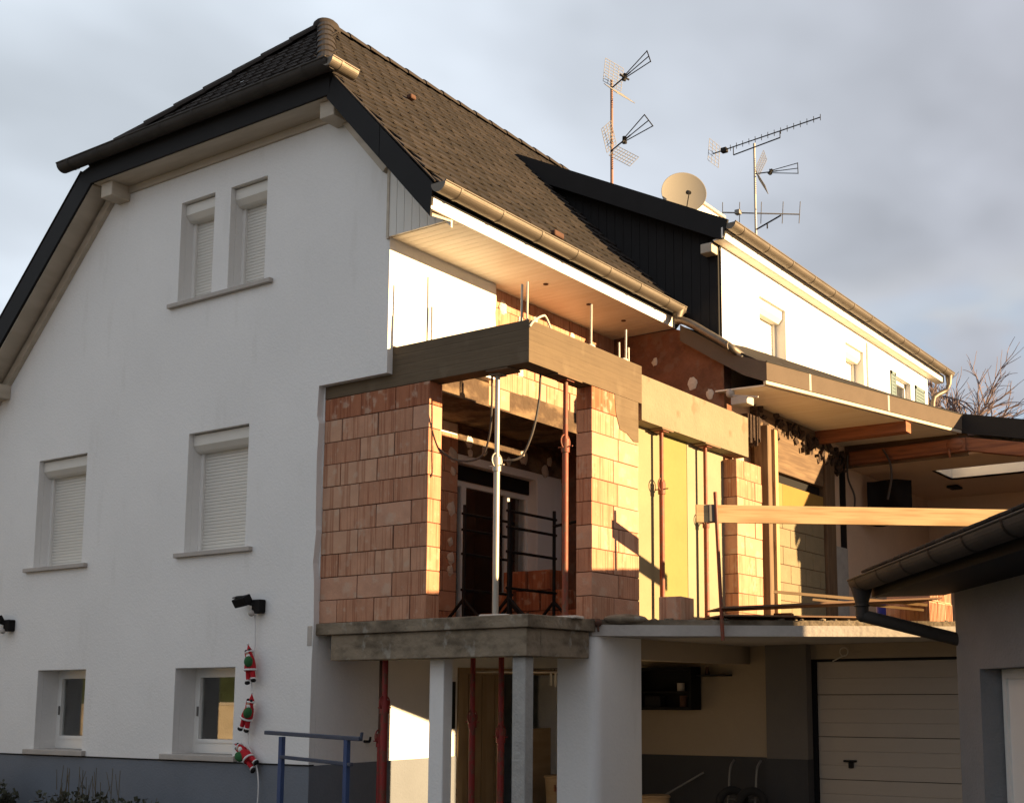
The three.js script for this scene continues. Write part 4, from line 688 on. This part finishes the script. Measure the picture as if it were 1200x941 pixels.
// ---- under the balcony and in the carport
single('chipboard_panel', 'tan chipboard panel standing upright in the dark doorway under the balcony', 'board', bx(-0.8, -0.78, 0, 1.27, -4.0, -3.3, 0.004), MAT.tan);
{ const t = thing('cabinet', 'black open cabinet on the carport wall with dim objects inside', 'cabinet', [0.7, 1.5, -4.6]);
  part('carcass', [bx(0.25, 1.1, 2.0, 2.04, -4.66, -4.4), bx(0.25, 1.1, 1.5, 1.54, -4.66, -4.4), bx(0.25, 0.29, 1.54, 2.0, -4.66, -4.4), bx(1.06, 1.1, 1.54, 2.0, -4.66, -4.4), bx(0.29, 1.06, 1.54, 2.0, -4.66, -4.62)], MAT.black, t);
  part('shelf', bx(0.29, 1.06, 1.72, 1.74, -4.62, -4.41), MAT.black, t); part('tin', [rod([0.9, 1.74, -4.5], [0.9, 1.84, -4.5], 0.05, 0.05, 14)], MAT.sill, t); part('box', bx(0.38, 0.62, 1.54, 1.68, -4.58, -4.45, 0.01), MAT.dark, t); part('tin', [rod([0.95, 1.54, -4.48], [0.95, 1.68, -4.48], 0.05, 0.05, 14)], MAT.rust, t); }
{ const t = thing('wall_shelf', 'small dark wall shelf beside the black cabinet', 'shelf', [1.3, 1.93, -4.66]); part('board', bx(1.12, 1.55, 1.92, 1.945, -4.665, -4.5), MAT.dark, t); part('bottle', rod([1.24, 1.945, -4.58], [1.24, 2.04, -4.58], 0.03, 0.02, 10), MAT.rust, t); }
function tub(name, label, x, y, z, r, h, mat) { const t = thing(name, label, 'bucket', [x, y, z]); part('body', new THREE.LatheGeometry([[0.001, 0], [r * 0.85, 0], [r, h], [r + 0.012, h], [r + 0.012, h + 0.02], [r - 0.015, h + 0.02], [r * 0.8, 0.02], [0.001, 0.02]].map(v => new THREE.Vector2(...v)), 24).translate(x, y, z), mat, t); part('lid', rod([x, y + h + 0.015, z], [x, y + h + 0.03, z], r + 0.004, r, 24), mat, t); return t; }
tub('bucket', 'tan lidded bucket in the carport right of the white corner pillar', 1.11, 0, -3.5, 0.17, 0.49, MAT.tan);
{ const t = tub('bucket', 'tan bucket with brown print in the dark doorway beside the pillar', -0.3, 0.3, -3.5, 0.17, 0.38, MAT.tan);
  part('print', [0, 1, 2, 3].map(i => bx(-0.245 + i * 0.035, -0.225 + i * 0.035, 0.52, 0.6 - (i % 2) * 0.03, -3.337 - (i - 1) * (i - 1) * 0.006, -3.325 - (i - 1) * (i - 1) * 0.006)), MAT.redwood, t); part('stool', [bx(-0.45, -0.15, 0.25, 0.3, -3.65, -3.35), rod([-0.4, 0, -3.4], [-0.4, 0.25, -3.4], 0.02), rod([-0.2, 0, -3.4], [-0.2, 0.25, -3.4], 0.02), rod([-0.4, 0, -3.6], [-0.4, 0.25, -3.6], 0.02), rod([-0.2, 0, -3.6], [-0.2, 0.25, -3.6], 0.02)], MAT.oldwood, t); }
{ const t = thing('hand_truck', 'dark two-wheeled hand truck with steel tubes standing in the carport', 'hand truck', [1.9, 0, -4.2]);
  for (const x of [1.72, 2.08]) part('rail', hose([[x, 0.1, -4.1], [x, 0.5, -4.2], [x - 0.01, 0.82, -4.28], [x - 0.02, 0.9, -4.4]], 0.014, 24, 8), MAT.alu, t);
  part('cross_bar', [rod([1.72, 0.45, -4.18], [2.08, 0.45, -4.18], 0.012, 0.012, 8), rod([1.72, 0.2, -4.13], [2.08, 0.2, -4.13], 0.012, 0.012, 8)], MAT.alu, t);
  for (const x of [1.86, 2.12]) part('wheel', new THREE.TorusGeometry(0.15, 0.05, 10, 24).rotateY(0.6).translate(x, 0.42, -4.02), MAT.rubber, t);
  part('toe_plate', bx(1.7, 2.1, 0.02, 0.035, -4.1, -3.9), MAT.dark, t); }
single('steel_bar', 'thin steel bar leaning against the carport plinth', 'bar', rod([0.6, 0.36, -4.3], [1.15, 0.72, -4.62], 0.014, 0.014, 8), MAT.alu);
{ const t = thing('pale_strips', 'small white strips hanging from a wire in the dark doorway', 'hanging strips', [-0.4, 1.9, -3.5]); part('strip', bx(-0.44, -0.405, 1.82, 1.98, -3.51, -3.5, 0.004), MAT.whitecloth, t); part('strip', bx(-0.385, -0.35, 1.8, 1.97, -3.53, -3.52, 0.004), MAT.whitecloth, t); part('wire', [rod([-0.9, 2.03, -3.5], [0.4, 2.02, -3.5], 0.006, 0.006, 6), rod([-0.42, 1.97, -3.505], [-0.42, 2.03, -3.5], 0.004, 0.004, 6), rod([-0.37, 1.96, -3.52], [-0.37, 2.03, -3.5], 0.004, 0.004, 6)], MAT.cable, t); t.name = 'hanging_strips'; }  // plain white cloth strips on a wire, no lamp
single('steel_pipe', 'thin pipe running level across the doorway behind the red props', 'pipe', rod([-0.9, 1.98, -2.6], [0.9, 1.96, -3.2], 0.014, 0.014, 8), MAT.sill);

// ---- on the gable: two floodlights, the dolls on their rope
function floodlight(x, y, label) {
  const t = thing('floodlight', label, 'floodlight', [x, y, 0], undefined);
  part('wall_box', bx(x + 0.0, x + 0.13, y - 0.09, y + 0.06, 0, 0.09, 0.012), MAT.black, t);
  part('lamp_head', [bx(-0.1, 0.1, -0.05, 0.05, -0.055, 0.055, 0.012).rotateX(0.5).rotateZ(0.12).translate(x - 0.10, y + 0.045, 0.13)], MAT.black, t);
  part('lamp_arm', rod([x + 0.04, y, 0.07], [x - 0.07, y + 0.03, 0.12], 0.018, 0.018, 8), MAT.black, t);
  part('sensor', [new THREE.SphereGeometry(0.035, 12, 8).translate(x + 0.02, y - 0.09, 0.1)], MAT.sill, t);
  part('visor', [bx(-0.1, 0.06, -0.005, 0.005, -0.01, 0.06).rotateX(0.35).translate(x - 0.1, y + 0.1, 0.13)], MAT.black, t);
  return t;
}
floodlight(-1.85, 2.68, 'black floodlight on the gable above the climbing dolls');
floodlight(-6.60, 2.63, 'black floodlight on the gable at the left edge of the photograph');
single('rope', 'thin white rope hanging down the gable from the right floodlight', 'rope', hose([[-1.83, 2.58, 0.05], [-1.825, 2.3, 0.04], [-1.84, 1.9, 0.05], [-1.84, 1.5, 0.05], [-1.87, 1.2, 0.05], [-1.72, 0.98, 0.06], [-1.66, 0.8, 0.07], [-1.67, 0.6, 0.06], [-1.70, 0.44, 0.06]], 0.008, 60, 6), MAT.whitecloth);
function doll(x, y, rot, label, sackSide) {
  const t = thing('christmas_doll', label, 'doll', [x, y, 0.09]); t.rotation.z = rot;
  const p = (n, g, m) => { const list = (Array.isArray(g) ? g : [g]).map(q => { const r = prep(q); r.deleteAttribute('uv'); return r; }); const mesh = new THREE.Mesh(boxUV(list.length > 1 ? mergeGeometries(list) : list[0]), m); mesh.name = n; mesh.castShadow = mesh.receiveShadow = true; t.add(mesh); return mesh; };
  p('coat', [new THREE.LatheGeometry([[0.001, -0.02], [0.062, -0.015], [0.062, 0.03], [0.055, 0.08], [0.045, 0.12], [0.02, 0.14], [0.001, 0.142]].map(v => new THREE.Vector2(...v)), 16), rod([0.035, 0.11, 0], [0.02, 0.2, 0.03], 0.024, 0.017, 10), rod([-0.035, 0.11, 0], [-0.03, 0.19, 0.03], 0.024, 0.017, 10), rod([0.028, 0.0, 0], [0.05, -0.1, -0.005], 0.03, 0.024, 10), rod([-0.028, 0, 0], [-0.03, -0.12, 0], 0.03, 0.023, 10)], MAT.redcloth);
  for (const [R0, r0, x0, y0] of [[0.06, 0.012, 0, 0], [0.025, 0.009, 0.05, -0.095], [0.024, 0.009, -0.03, -0.115]]) p('fur_trim', new THREE.TorusGeometry(R0, r0, 8, 20).rotateX(Math.PI / 2).translate(x0, y0, 0), MAT.whitecloth);
  p('boot', new THREE.SphereGeometry(0.027, 12, 8).scale(1.25, 0.8, 1).translate(0.058, -0.118, 0.005), MAT.black); p('boot', new THREE.SphereGeometry(0.027, 12, 8).scale(1.25, 0.8, 1).translate(-0.038, -0.14, 0.005), MAT.black);
  p('hand', new THREE.SphereGeometry(0.017, 10, 8).translate(0.02, 0.21, 0.03), MAT.black); p('hand', new THREE.SphereGeometry(0.017, 10, 8).translate(-0.03, 0.2, 0.03), MAT.black);
  const h = p('head', new THREE.SphereGeometry(0.038, 14, 10).translate(0.0, 0.165, 0.012), MAT.skin);
  p('beard', new THREE.SphereGeometry(0.032, 12, 8).scale(1, 1, 0.7).translate(0.006, 0.148, 0.028), MAT.whitecloth);
  p('hat', [new THREE.ConeGeometry(0.04, 0.1, 14).rotateZ(0.35).translate(-0.016, 0.23, 0.004)], MAT.redcloth); p('hat_trim', new THREE.TorusGeometry(0.036, 0.011, 8, 18).rotateX(Math.PI / 2).rotateZ(0.3).translate(0.0, 0.19, 0.01), MAT.whitecloth); p('hat_pompom', new THREE.SphereGeometry(0.014, 8, 6).translate(-0.035, 0.28, 0), MAT.whitecloth);
  p('sack', new THREE.SphereGeometry(0.055, 14, 10).scale(0.9, 1.1, 0.8).translate(0.05 * sackSide, 0.085, 0.05), MAT.greencloth);
  return t;
}
doll(-1.83, 1.98, 0.05, 'doll in red suit climbing the rope, topmost of three, green sack on its back', 0.6);
doll(-1.86, 1.46, -0.4, 'doll in red suit climbing the rope, middle one, leaning right', 0.9);
doll(-1.80, 1.03, 0.85, 'doll in red suit clinging sideways to the rope end, lowest of three', -0.9);

// ---- blue handrail in front of the gable
{
  const t = thing('handrail', 'blue steel handrail with two posts in front of the gable', 'railing', [0.7, 0, 1.5]);
  part('top_rail', along([0.09, 1.375, 1.52], [1.24, 1.335, 1.5], 0.05, 0.035, 0.006), MAT.bluegrey, t); part('mid_rail', along([0.28, 1.165, 1.51], [1.14, 1.12, 1.5], 0.04, 0.03, 0.005), MAT.bluegrey, t);
  for (const x of [0.28, 1.08]) { part('post', bx(x - 0.022, x + 0.022, 0, 1.34, 1.48, 1.524, 0.004), MAT.blue, t); }
  part('end_hook', rod([1.24, 1.335, 1.5], [1.25, 1.39, 1.5], 0.014, 0.014, 8), MAT.bluegrey, t);
  single('wall_hook', 'small dark hook on the shaded house wall behind the handrail', 'hook', [rod([-0.985, 1.2, -0.8], [-0.9, 1.2, -0.8], 0.014, 0.014, 8), rod([-0.9, 1.2, -0.8], [-0.89, 1.25, -0.8], 0.014, 0.012, 8)], MAT.black);
}

// ================================================================ roof aerials and dish
{
  const t = thing('satellite_dish', 'round cream satellite dish beside the white chimney', 'satellite dish', [-0.75, 9.2, -7.6]);
  const prof = []; for (let i = 0; i <= 10; i++) { const r = 0.36 * i / 10; prof.push(new THREE.Vector2(Math.max(r, 0.001), r * r * 0.35)); } prof.push(new THREE.Vector2(0.37, 0.05), new THREE.Vector2(0.37, 0.042)); for (let i = 10; i >= 0; i--) { const r = 0.36 * i / 10; prof.push(new THREE.Vector2(Math.max(r, 0.001), r * r * 0.35 - 0.012)); }
  const aim = V(0.68, 0.2, 0.70).normalize(), q = new THREE.Quaternion().setFromUnitVectors(V(0, 1, 0), aim), c = V(-0.75, 9.86, -7.6);
  part('reflector', new THREE.LatheGeometry(prof, 40).scale(1, 1, 1.08).applyQuaternion(q).translate(c.x, c.y, c.z), MAT.dish, t);
  const f = c.clone().addScaledVector(aim, 0.34).add(V(0.02, -0.17, 0)); part('feed_arm', rod([c.x + 0.06, c.y - 0.33, c.z + 0.02], [f.x, f.y, f.z], 0.013, 0.013, 8), MAT.alu, t); part('feed_horn', [rod([f.x, f.y - 0.02, f.z], [f.x - aim.x * 0.12, f.y - aim.y * 0.12 + 0.06, f.z - aim.z * 0.12], 0.03, 0.036, 12)], MAT.dark, t);
  part('mast', rod([-0.95, 8.9, -7.75], [-0.95, 9.8, -7.75], 0.025, 0.025, 10), MAT.galv, t); part('bracket', [rod([-0.95, 9.8, -7.75], [c.x - aim.x * 0.03, c.y, c.z], 0.03, 0.05, 8)], MAT.dark, t);
}
function grid(c, u, v, w, h, nu, nv, r = 0.006) { const g = []; c = V(...c); u = V(...u).normalize(); v = V(...v).normalize(); const P = (a, b) => { const q = c.clone().addScaledVector(u, a).addScaledVector(v, b); return [q.x, q.y, q.z]; }; for (let i = 0; i <= nu; i++) g.push(rod(P(-w / 2 + w * i / nu, 0), P(-w / 2 + w * i / nu, h), r, r, 4)); for (let j = 0; j <= nv; j++) g.push(rod(P(-w / 2, h * j / nv), P(w / 2, h * j / nv), r, r, 4)); return g; }
function cornerAerial(t, p, f, tilt) {          // V-shaped mesh reflector with a fan of three directors
  const F = V(...f).normalize(), S = V(0, 1, 0).cross(F).normalize(), U = F.clone().cross(S); if (tilt) { U.applyAxisAngle(F, tilt); S.applyAxisAngle(F, tilt); }
  const P = V(...p), add = (a, b, c) => { const q = P.clone().addScaledVector(F, a).addScaledVector(U, b).addScaledVector(S, c); return [q.x, q.y, q.z]; };
  const v1 = U.clone().multiplyScalar(0.8).addScaledVector(F, 0.42), v2 = U.clone().multiplyScalar(-0.8).addScaledVector(F, 0.42);
  part('reflector', [...grid(add(0, 0.03, 0), S.toArray(), v1.toArray(), 0.5, 0.42, 4, 8), ...grid(add(0, -0.03, 0), S.toArray(), v2.toArray(), 0.5, 0.42, 4, 8)], MAT.alu, t);
  part('boom', [rod(add(-0.05, 0, 0), add(0.45, 0, 0), 0.013, 0.013, 6)], MAT.dark, t);
  part('dipole', [rod(add(0.3, 0, -0.12), add(0.3, 0, 0.12), 0.02, 0.02, 6), rod(add(0.26, -0.05, 0), add(0.34, 0.05, 0), 0.045, 0.035, 6)], MAT.dark, t);
  part('director', [rod(add(0.33, 0.03, 0), add(0.9, 0.12, 0), 0.009, 0.009, 6), rod(add(0.33, 0, 0), add(0.9, 0, 0), 0.009, 0.009, 6), rod(add(0.33, -0.03, 0), add(0.9, -0.12, 0), 0.009, 0.009, 6), rod(add(0.9, 0.13, 0), add(0.9, -0.13, 0), 0.01, 0.01, 6)], MAT.dark, t);
}
{
  const t = thing('tv_aerial', 'tall television aerial with two mesh reflector antennas on a rusty mast', 'tv aerial', [-2.7, 9.9, -8.43]);
  part('mast', rod([-2.7, 9.9, -8.43], [-2.7, 12.78, -8.43], 0.03, 0.026, 10), MAT.mast, t);
  cornerAerial(t, [-2.66, 12.62, -8.40], [0.93, 0.33, 0.12], 0);
  cornerAerial(t, [-2.66, 11.43, -8.40], [0.93, 0.3, 0.15], 0.75);
  const u = thing('tv_aerial', 'television aerial with a long yagi on top and three smaller antennas below', 'tv aerial', [-2.7, 10, -14.24]);
  part('mast', rod([-2.7, 9.8, -14.24], [-2.7, 13.86, -14.24], 0.03, 0.026, 10), MAT.galv, u);
  { const a = V(-3.72, 13.86, -14.2), b = V(-1.0, 13.92, -14.0), g = [rod(a.toArray(), b.toArray(), 0.013, 0.013, 6)]; for (let i = 0; i < 15; i++) { const q = a.clone().lerp(b, 0.17 + 0.83 * i / 14); g.push(rod([q.x, q.y - 0.07, q.z], [q.x, q.y + 0.07, q.z], 0.008, 0.008, 5)); } part('yagi', g, MAT.dark, u);
    part('yagi_brace', [rod([-3.2, 13.7, -14.2], [-2.0, 13.76, -14.1], 0.014, 0.014, 6), rod([-3.2, 13.7, -14.2], [-3.2, 13.88, -14.2], 0.011, 0.011, 5), rod([-2.0, 13.76, -14.1], [-2.0, 13.9, -14.1], 0.011, 0.011, 5)], MAT.dark, u);
    part('yagi_reflector', grid([-3.72, 13.62, -14.2], [0, 0, 1], [0.1, 1, 0], 0.5, 0.5, 3, 6, 0.007), MAT.alu, u); part('yagi_dipole', [bx(-3.5, -3.36, 13.82, 13.92, -14.26, -14.14, 0.01)], MAT.dark, u); }
  cornerAerial(u, [-2.62, 13.12, -14.2], [0.93, 0.02, -0.3], 0);
  { const g = [rod([-3.35, 12.28, -13.9], [-1.9, 12.22, -14.8], 0.016, 0.016, 6)]; for (const k of [0, 0.22, 0.5, 0.78, 1]) { const x = lerp(-3.35, -1.9, k), z = lerp(-13.9, -14.8, k); g.push(rod([x - 0.1, 12.1, z - 0.2], [x + 0.12, 12.42, z + 0.2], 0.009, 0.009, 5)); } g.push(bx(-3.1, -2.98, 12.22, 12.32, -14.12, -14.0, 0.01)); part('radio_antenna', g, MAT.alu, u); }
  part('side_arm', [rod([-2.7, 11.85, -14.24], [-1.95, 11.92, -13.95], 0.018, 0.018, 6), rod([-2.35, 11.88, -14.1], [-2.35, 11.76, -14.1], 0.016, 0.016, 5)], MAT.dark, u);
}

// ================================================================ bare trees behind, shrubs in front
function bareTree(name, label, x, z, H, spread, weep, seed, kids) {
  const r = mulberry(seed), t = thing(name, label, 'tree', [x, 0, z]), seg = [];
  const grow = (p, d, len, rad, lv) => {
    let q = p.clone(), dir = d.clone(); const n = lv < 2 ? 6 : 5;
    for (let i = 0; i < n; i++) {
      const e = q.clone().addScaledVector(dir, len / n); seg.push([q, e, rad * (1 - 0.55 * i / n), rad * (1 - 0.55 * (i + 1) / n), lv]); q = e;
      dir = dir.clone().add(V((r() - 0.5) * 0.45, (r() - 0.5) * 0.3 + (lv === 1 ? 0.08 : 0) - (lv >= 3 ? weep : lv === 2 ? weep * 0.45 : lv === 1 ? weep * 0.16 : 0), (r() - 0.5) * 0.45)).normalize();
      if (lv < 4 && (lv > 0 || i >= 2)) for (let j = 0; j < kids[lv]; j++) if (r() < 0.8) { const a = r() * 6.28, b = 0.45 + r() * 0.6; grow(q, dir.clone().multiplyScalar(Math.cos(b)).addScaledVector(V(Math.cos(a), 0.1, Math.sin(a)), Math.sin(b) * spread).normalize(), len * (0.42 + r() * 0.3), rad * 0.5, lv + 1); }
    }
  };
  grow(V(0, 0, 0), V(0, 1, 0), H * 0.5, H * 0.02, 0);
  let top = 0; for (const s of seg) top = Math.max(top, s[1].y); const k = H / top;
  const build = (list, ns) => { const a = []; for (const [p, q, r0, r1] of list) { const d = q.clone().sub(p).normalize(), u = Math.abs(d.y) > 0.9 ? V(1, 0, 0) : V(0, 1, 0); const s = u.clone().cross(d).normalize(), w = d.clone().cross(s); const P = (c, rr, i) => { const g = i / ns * 6.2832, m = Math.max(rr, 0.006) ; return [x + (c.x * k + s.x * Math.cos(g) * m + w.x * Math.sin(g) * m), c.y * k + s.y * Math.cos(g) * m + w.y * Math.sin(g) * m, z + (c.z * k + s.z * Math.cos(g) * m + w.z * Math.sin(g) * m)]; }; for (let i = 0; i < ns; i++) a.push(...P(p, r0, i), ...P(q, r1, i), ...P(q, r1, i + 1), ...P(p, r0, i), ...P(q, r1, i + 1), ...P(p, r0, i + 1)); } const g = new THREE.BufferGeometry(); g.setAttribute('position', new THREE.Float32BufferAttribute(a, 3)); g.computeVertexNormals(); return g; };
  part('trunk', build(seg.filter(s => s[4] < 2), 6), MAT.bark, t); part('crown', build(seg.filter(s => s[4] >= 2), 3), MAT.twig, t); return t;
}
bareTree('bare_tree', 'tall bare tree with fine upright twigs behind the roof end', -10.3, -45.4, 17.6, 0.5, 0.05, 5, [3, 3, 3, 2]);
bareTree('weeping_tree', 'bare weeping tree with drooping reddish twigs beyond the veranda roof', -7.3, -47.0, 15.5, 0.75, 0.9, 9, [4, 3, 3, 3]);
{
  const shrub = (label, x0, x1, z, h, nleaf, seed) => {
    const r = mulberry(seed), t = thing('shrub', label, 'shrub', [(x0 + x1) / 2, 0, z]), st = [], lf = [];
    const cx = (x0 + x1) / 2, w = (x1 - x0) / 2;
    for (let i = 0; i < 70; i++) { const a = (r() * 2 - 1), top = h * (1 - 0.35 * a * a) * (0.75 + 0.35 * r()); const p = [cx + a * w * 0.5, 0, z + (r() - 0.5) * 0.3], q = [cx + a * w + (r() - 0.5) * 0.1, top, z + (r() - 0.5) * 0.5]; st.push(rod(p, q, 0.006, 0.003, 3));
      for (let k = 0; k < nleaf / 70; k++) { const s = 0.3 + 0.7 * r(); const g = new THREE.PlaneGeometry(0.022 + r() * 0.02, 0.05).rotateX(r() * 3).rotateY(r() * 6).rotateZ(r() * 2); lf.push(g.translate(lerp(p[0], q[0], s) + (r() - 0.5) * 0.12, lerp(p[1], q[1], s) + (r() - 0.5) * 0.08, lerp(p[2], q[2], s) + (r() - 0.5) * 0.12)); } }
    part('stems', st, MAT.stem, t); part('foliage', lf, MAT.leaf, t);
  };
  shrub('dense low dark shrub at the foot of the gable, far left', -7.2, -5.1, 0.75, 0.80, 6000, 21);
  shrub('thin low shrub of dry stems in front of the plinth', -4.5, -3.2, 0.7, 0.66, 900, 22);
  shrub('sparse dry shrub on the bed between the windows', -3.4, -2.5, 0.7, 0.58, 900, 23);
  const r = mulberry(31);
  const t = thing('dry_plant', 'dead upright plant stems rising before the grey plinth', 'plant', [-4.2, 0, 0.6]), g = [];
  for (let i = 0; i < 12; i++) { const x = -4.5 + i * 0.1 + r() * 0.1, top = 0.75 + r() * 0.2; g.push(rod([x, 0, 0.6], [x + (r() - 0.5) * 0.15, top, 0.6 + (r() - 0.5) * 0.1], 0.007, 0.004, 4)); g.push(rod([x, top * 0.7, 0.6], [x + (r() - 0.5) * 0.25, top * 0.95, 0.6], 0.005, 0.003, 3)); }
  part('stem', g, MAT.stem, t);
}
{ // evergreen hedges added outside the frame to darken the carport and the pane reflections
  const t = thing('added_hedge', 'tall dark evergreens added behind the camera to keep low sky off the yard', 'added_hedge', [4, 0, 27]);
  const g = new THREE.BoxGeometry(46, 3.4, 2.4, 92, 16, 4), p = g.attributes.position; for (let i = 0; i < p.count; i++) { const x = p.getX(i), y = p.getY(i), z = p.getZ(i); const k = fbm(x * 0.9 + 50, y * 0.9 + 50, 4096, 4096, 77, 4) - 0.5; p.setXYZ(i, x, y + (y > 1.5 ? k * 1.6 : 0), z + Math.sign(z) * k * 1.3); } g.computeVertexNormals();
  part('foliage', g.translate(4, 1.7, 27), MAT.added_hedge, t); for (let i = 0; i < 12; i++) part('trunk', rod([-17 + i * 3.8, -0.05, 27], [-17 + i * 3.8, 2, 27], 0.12, 0.09, 8), MAT.bark, t);
  const t2 = copyOf(t, -21, -1, -17, 'dark evergreens added behind the low pale garden wall for the pane reflections'); t2.rotation.y = Math.PI / 2; t2.scale.set(0.6, 1.9, 1);
}
renderer.render(scene, camera);
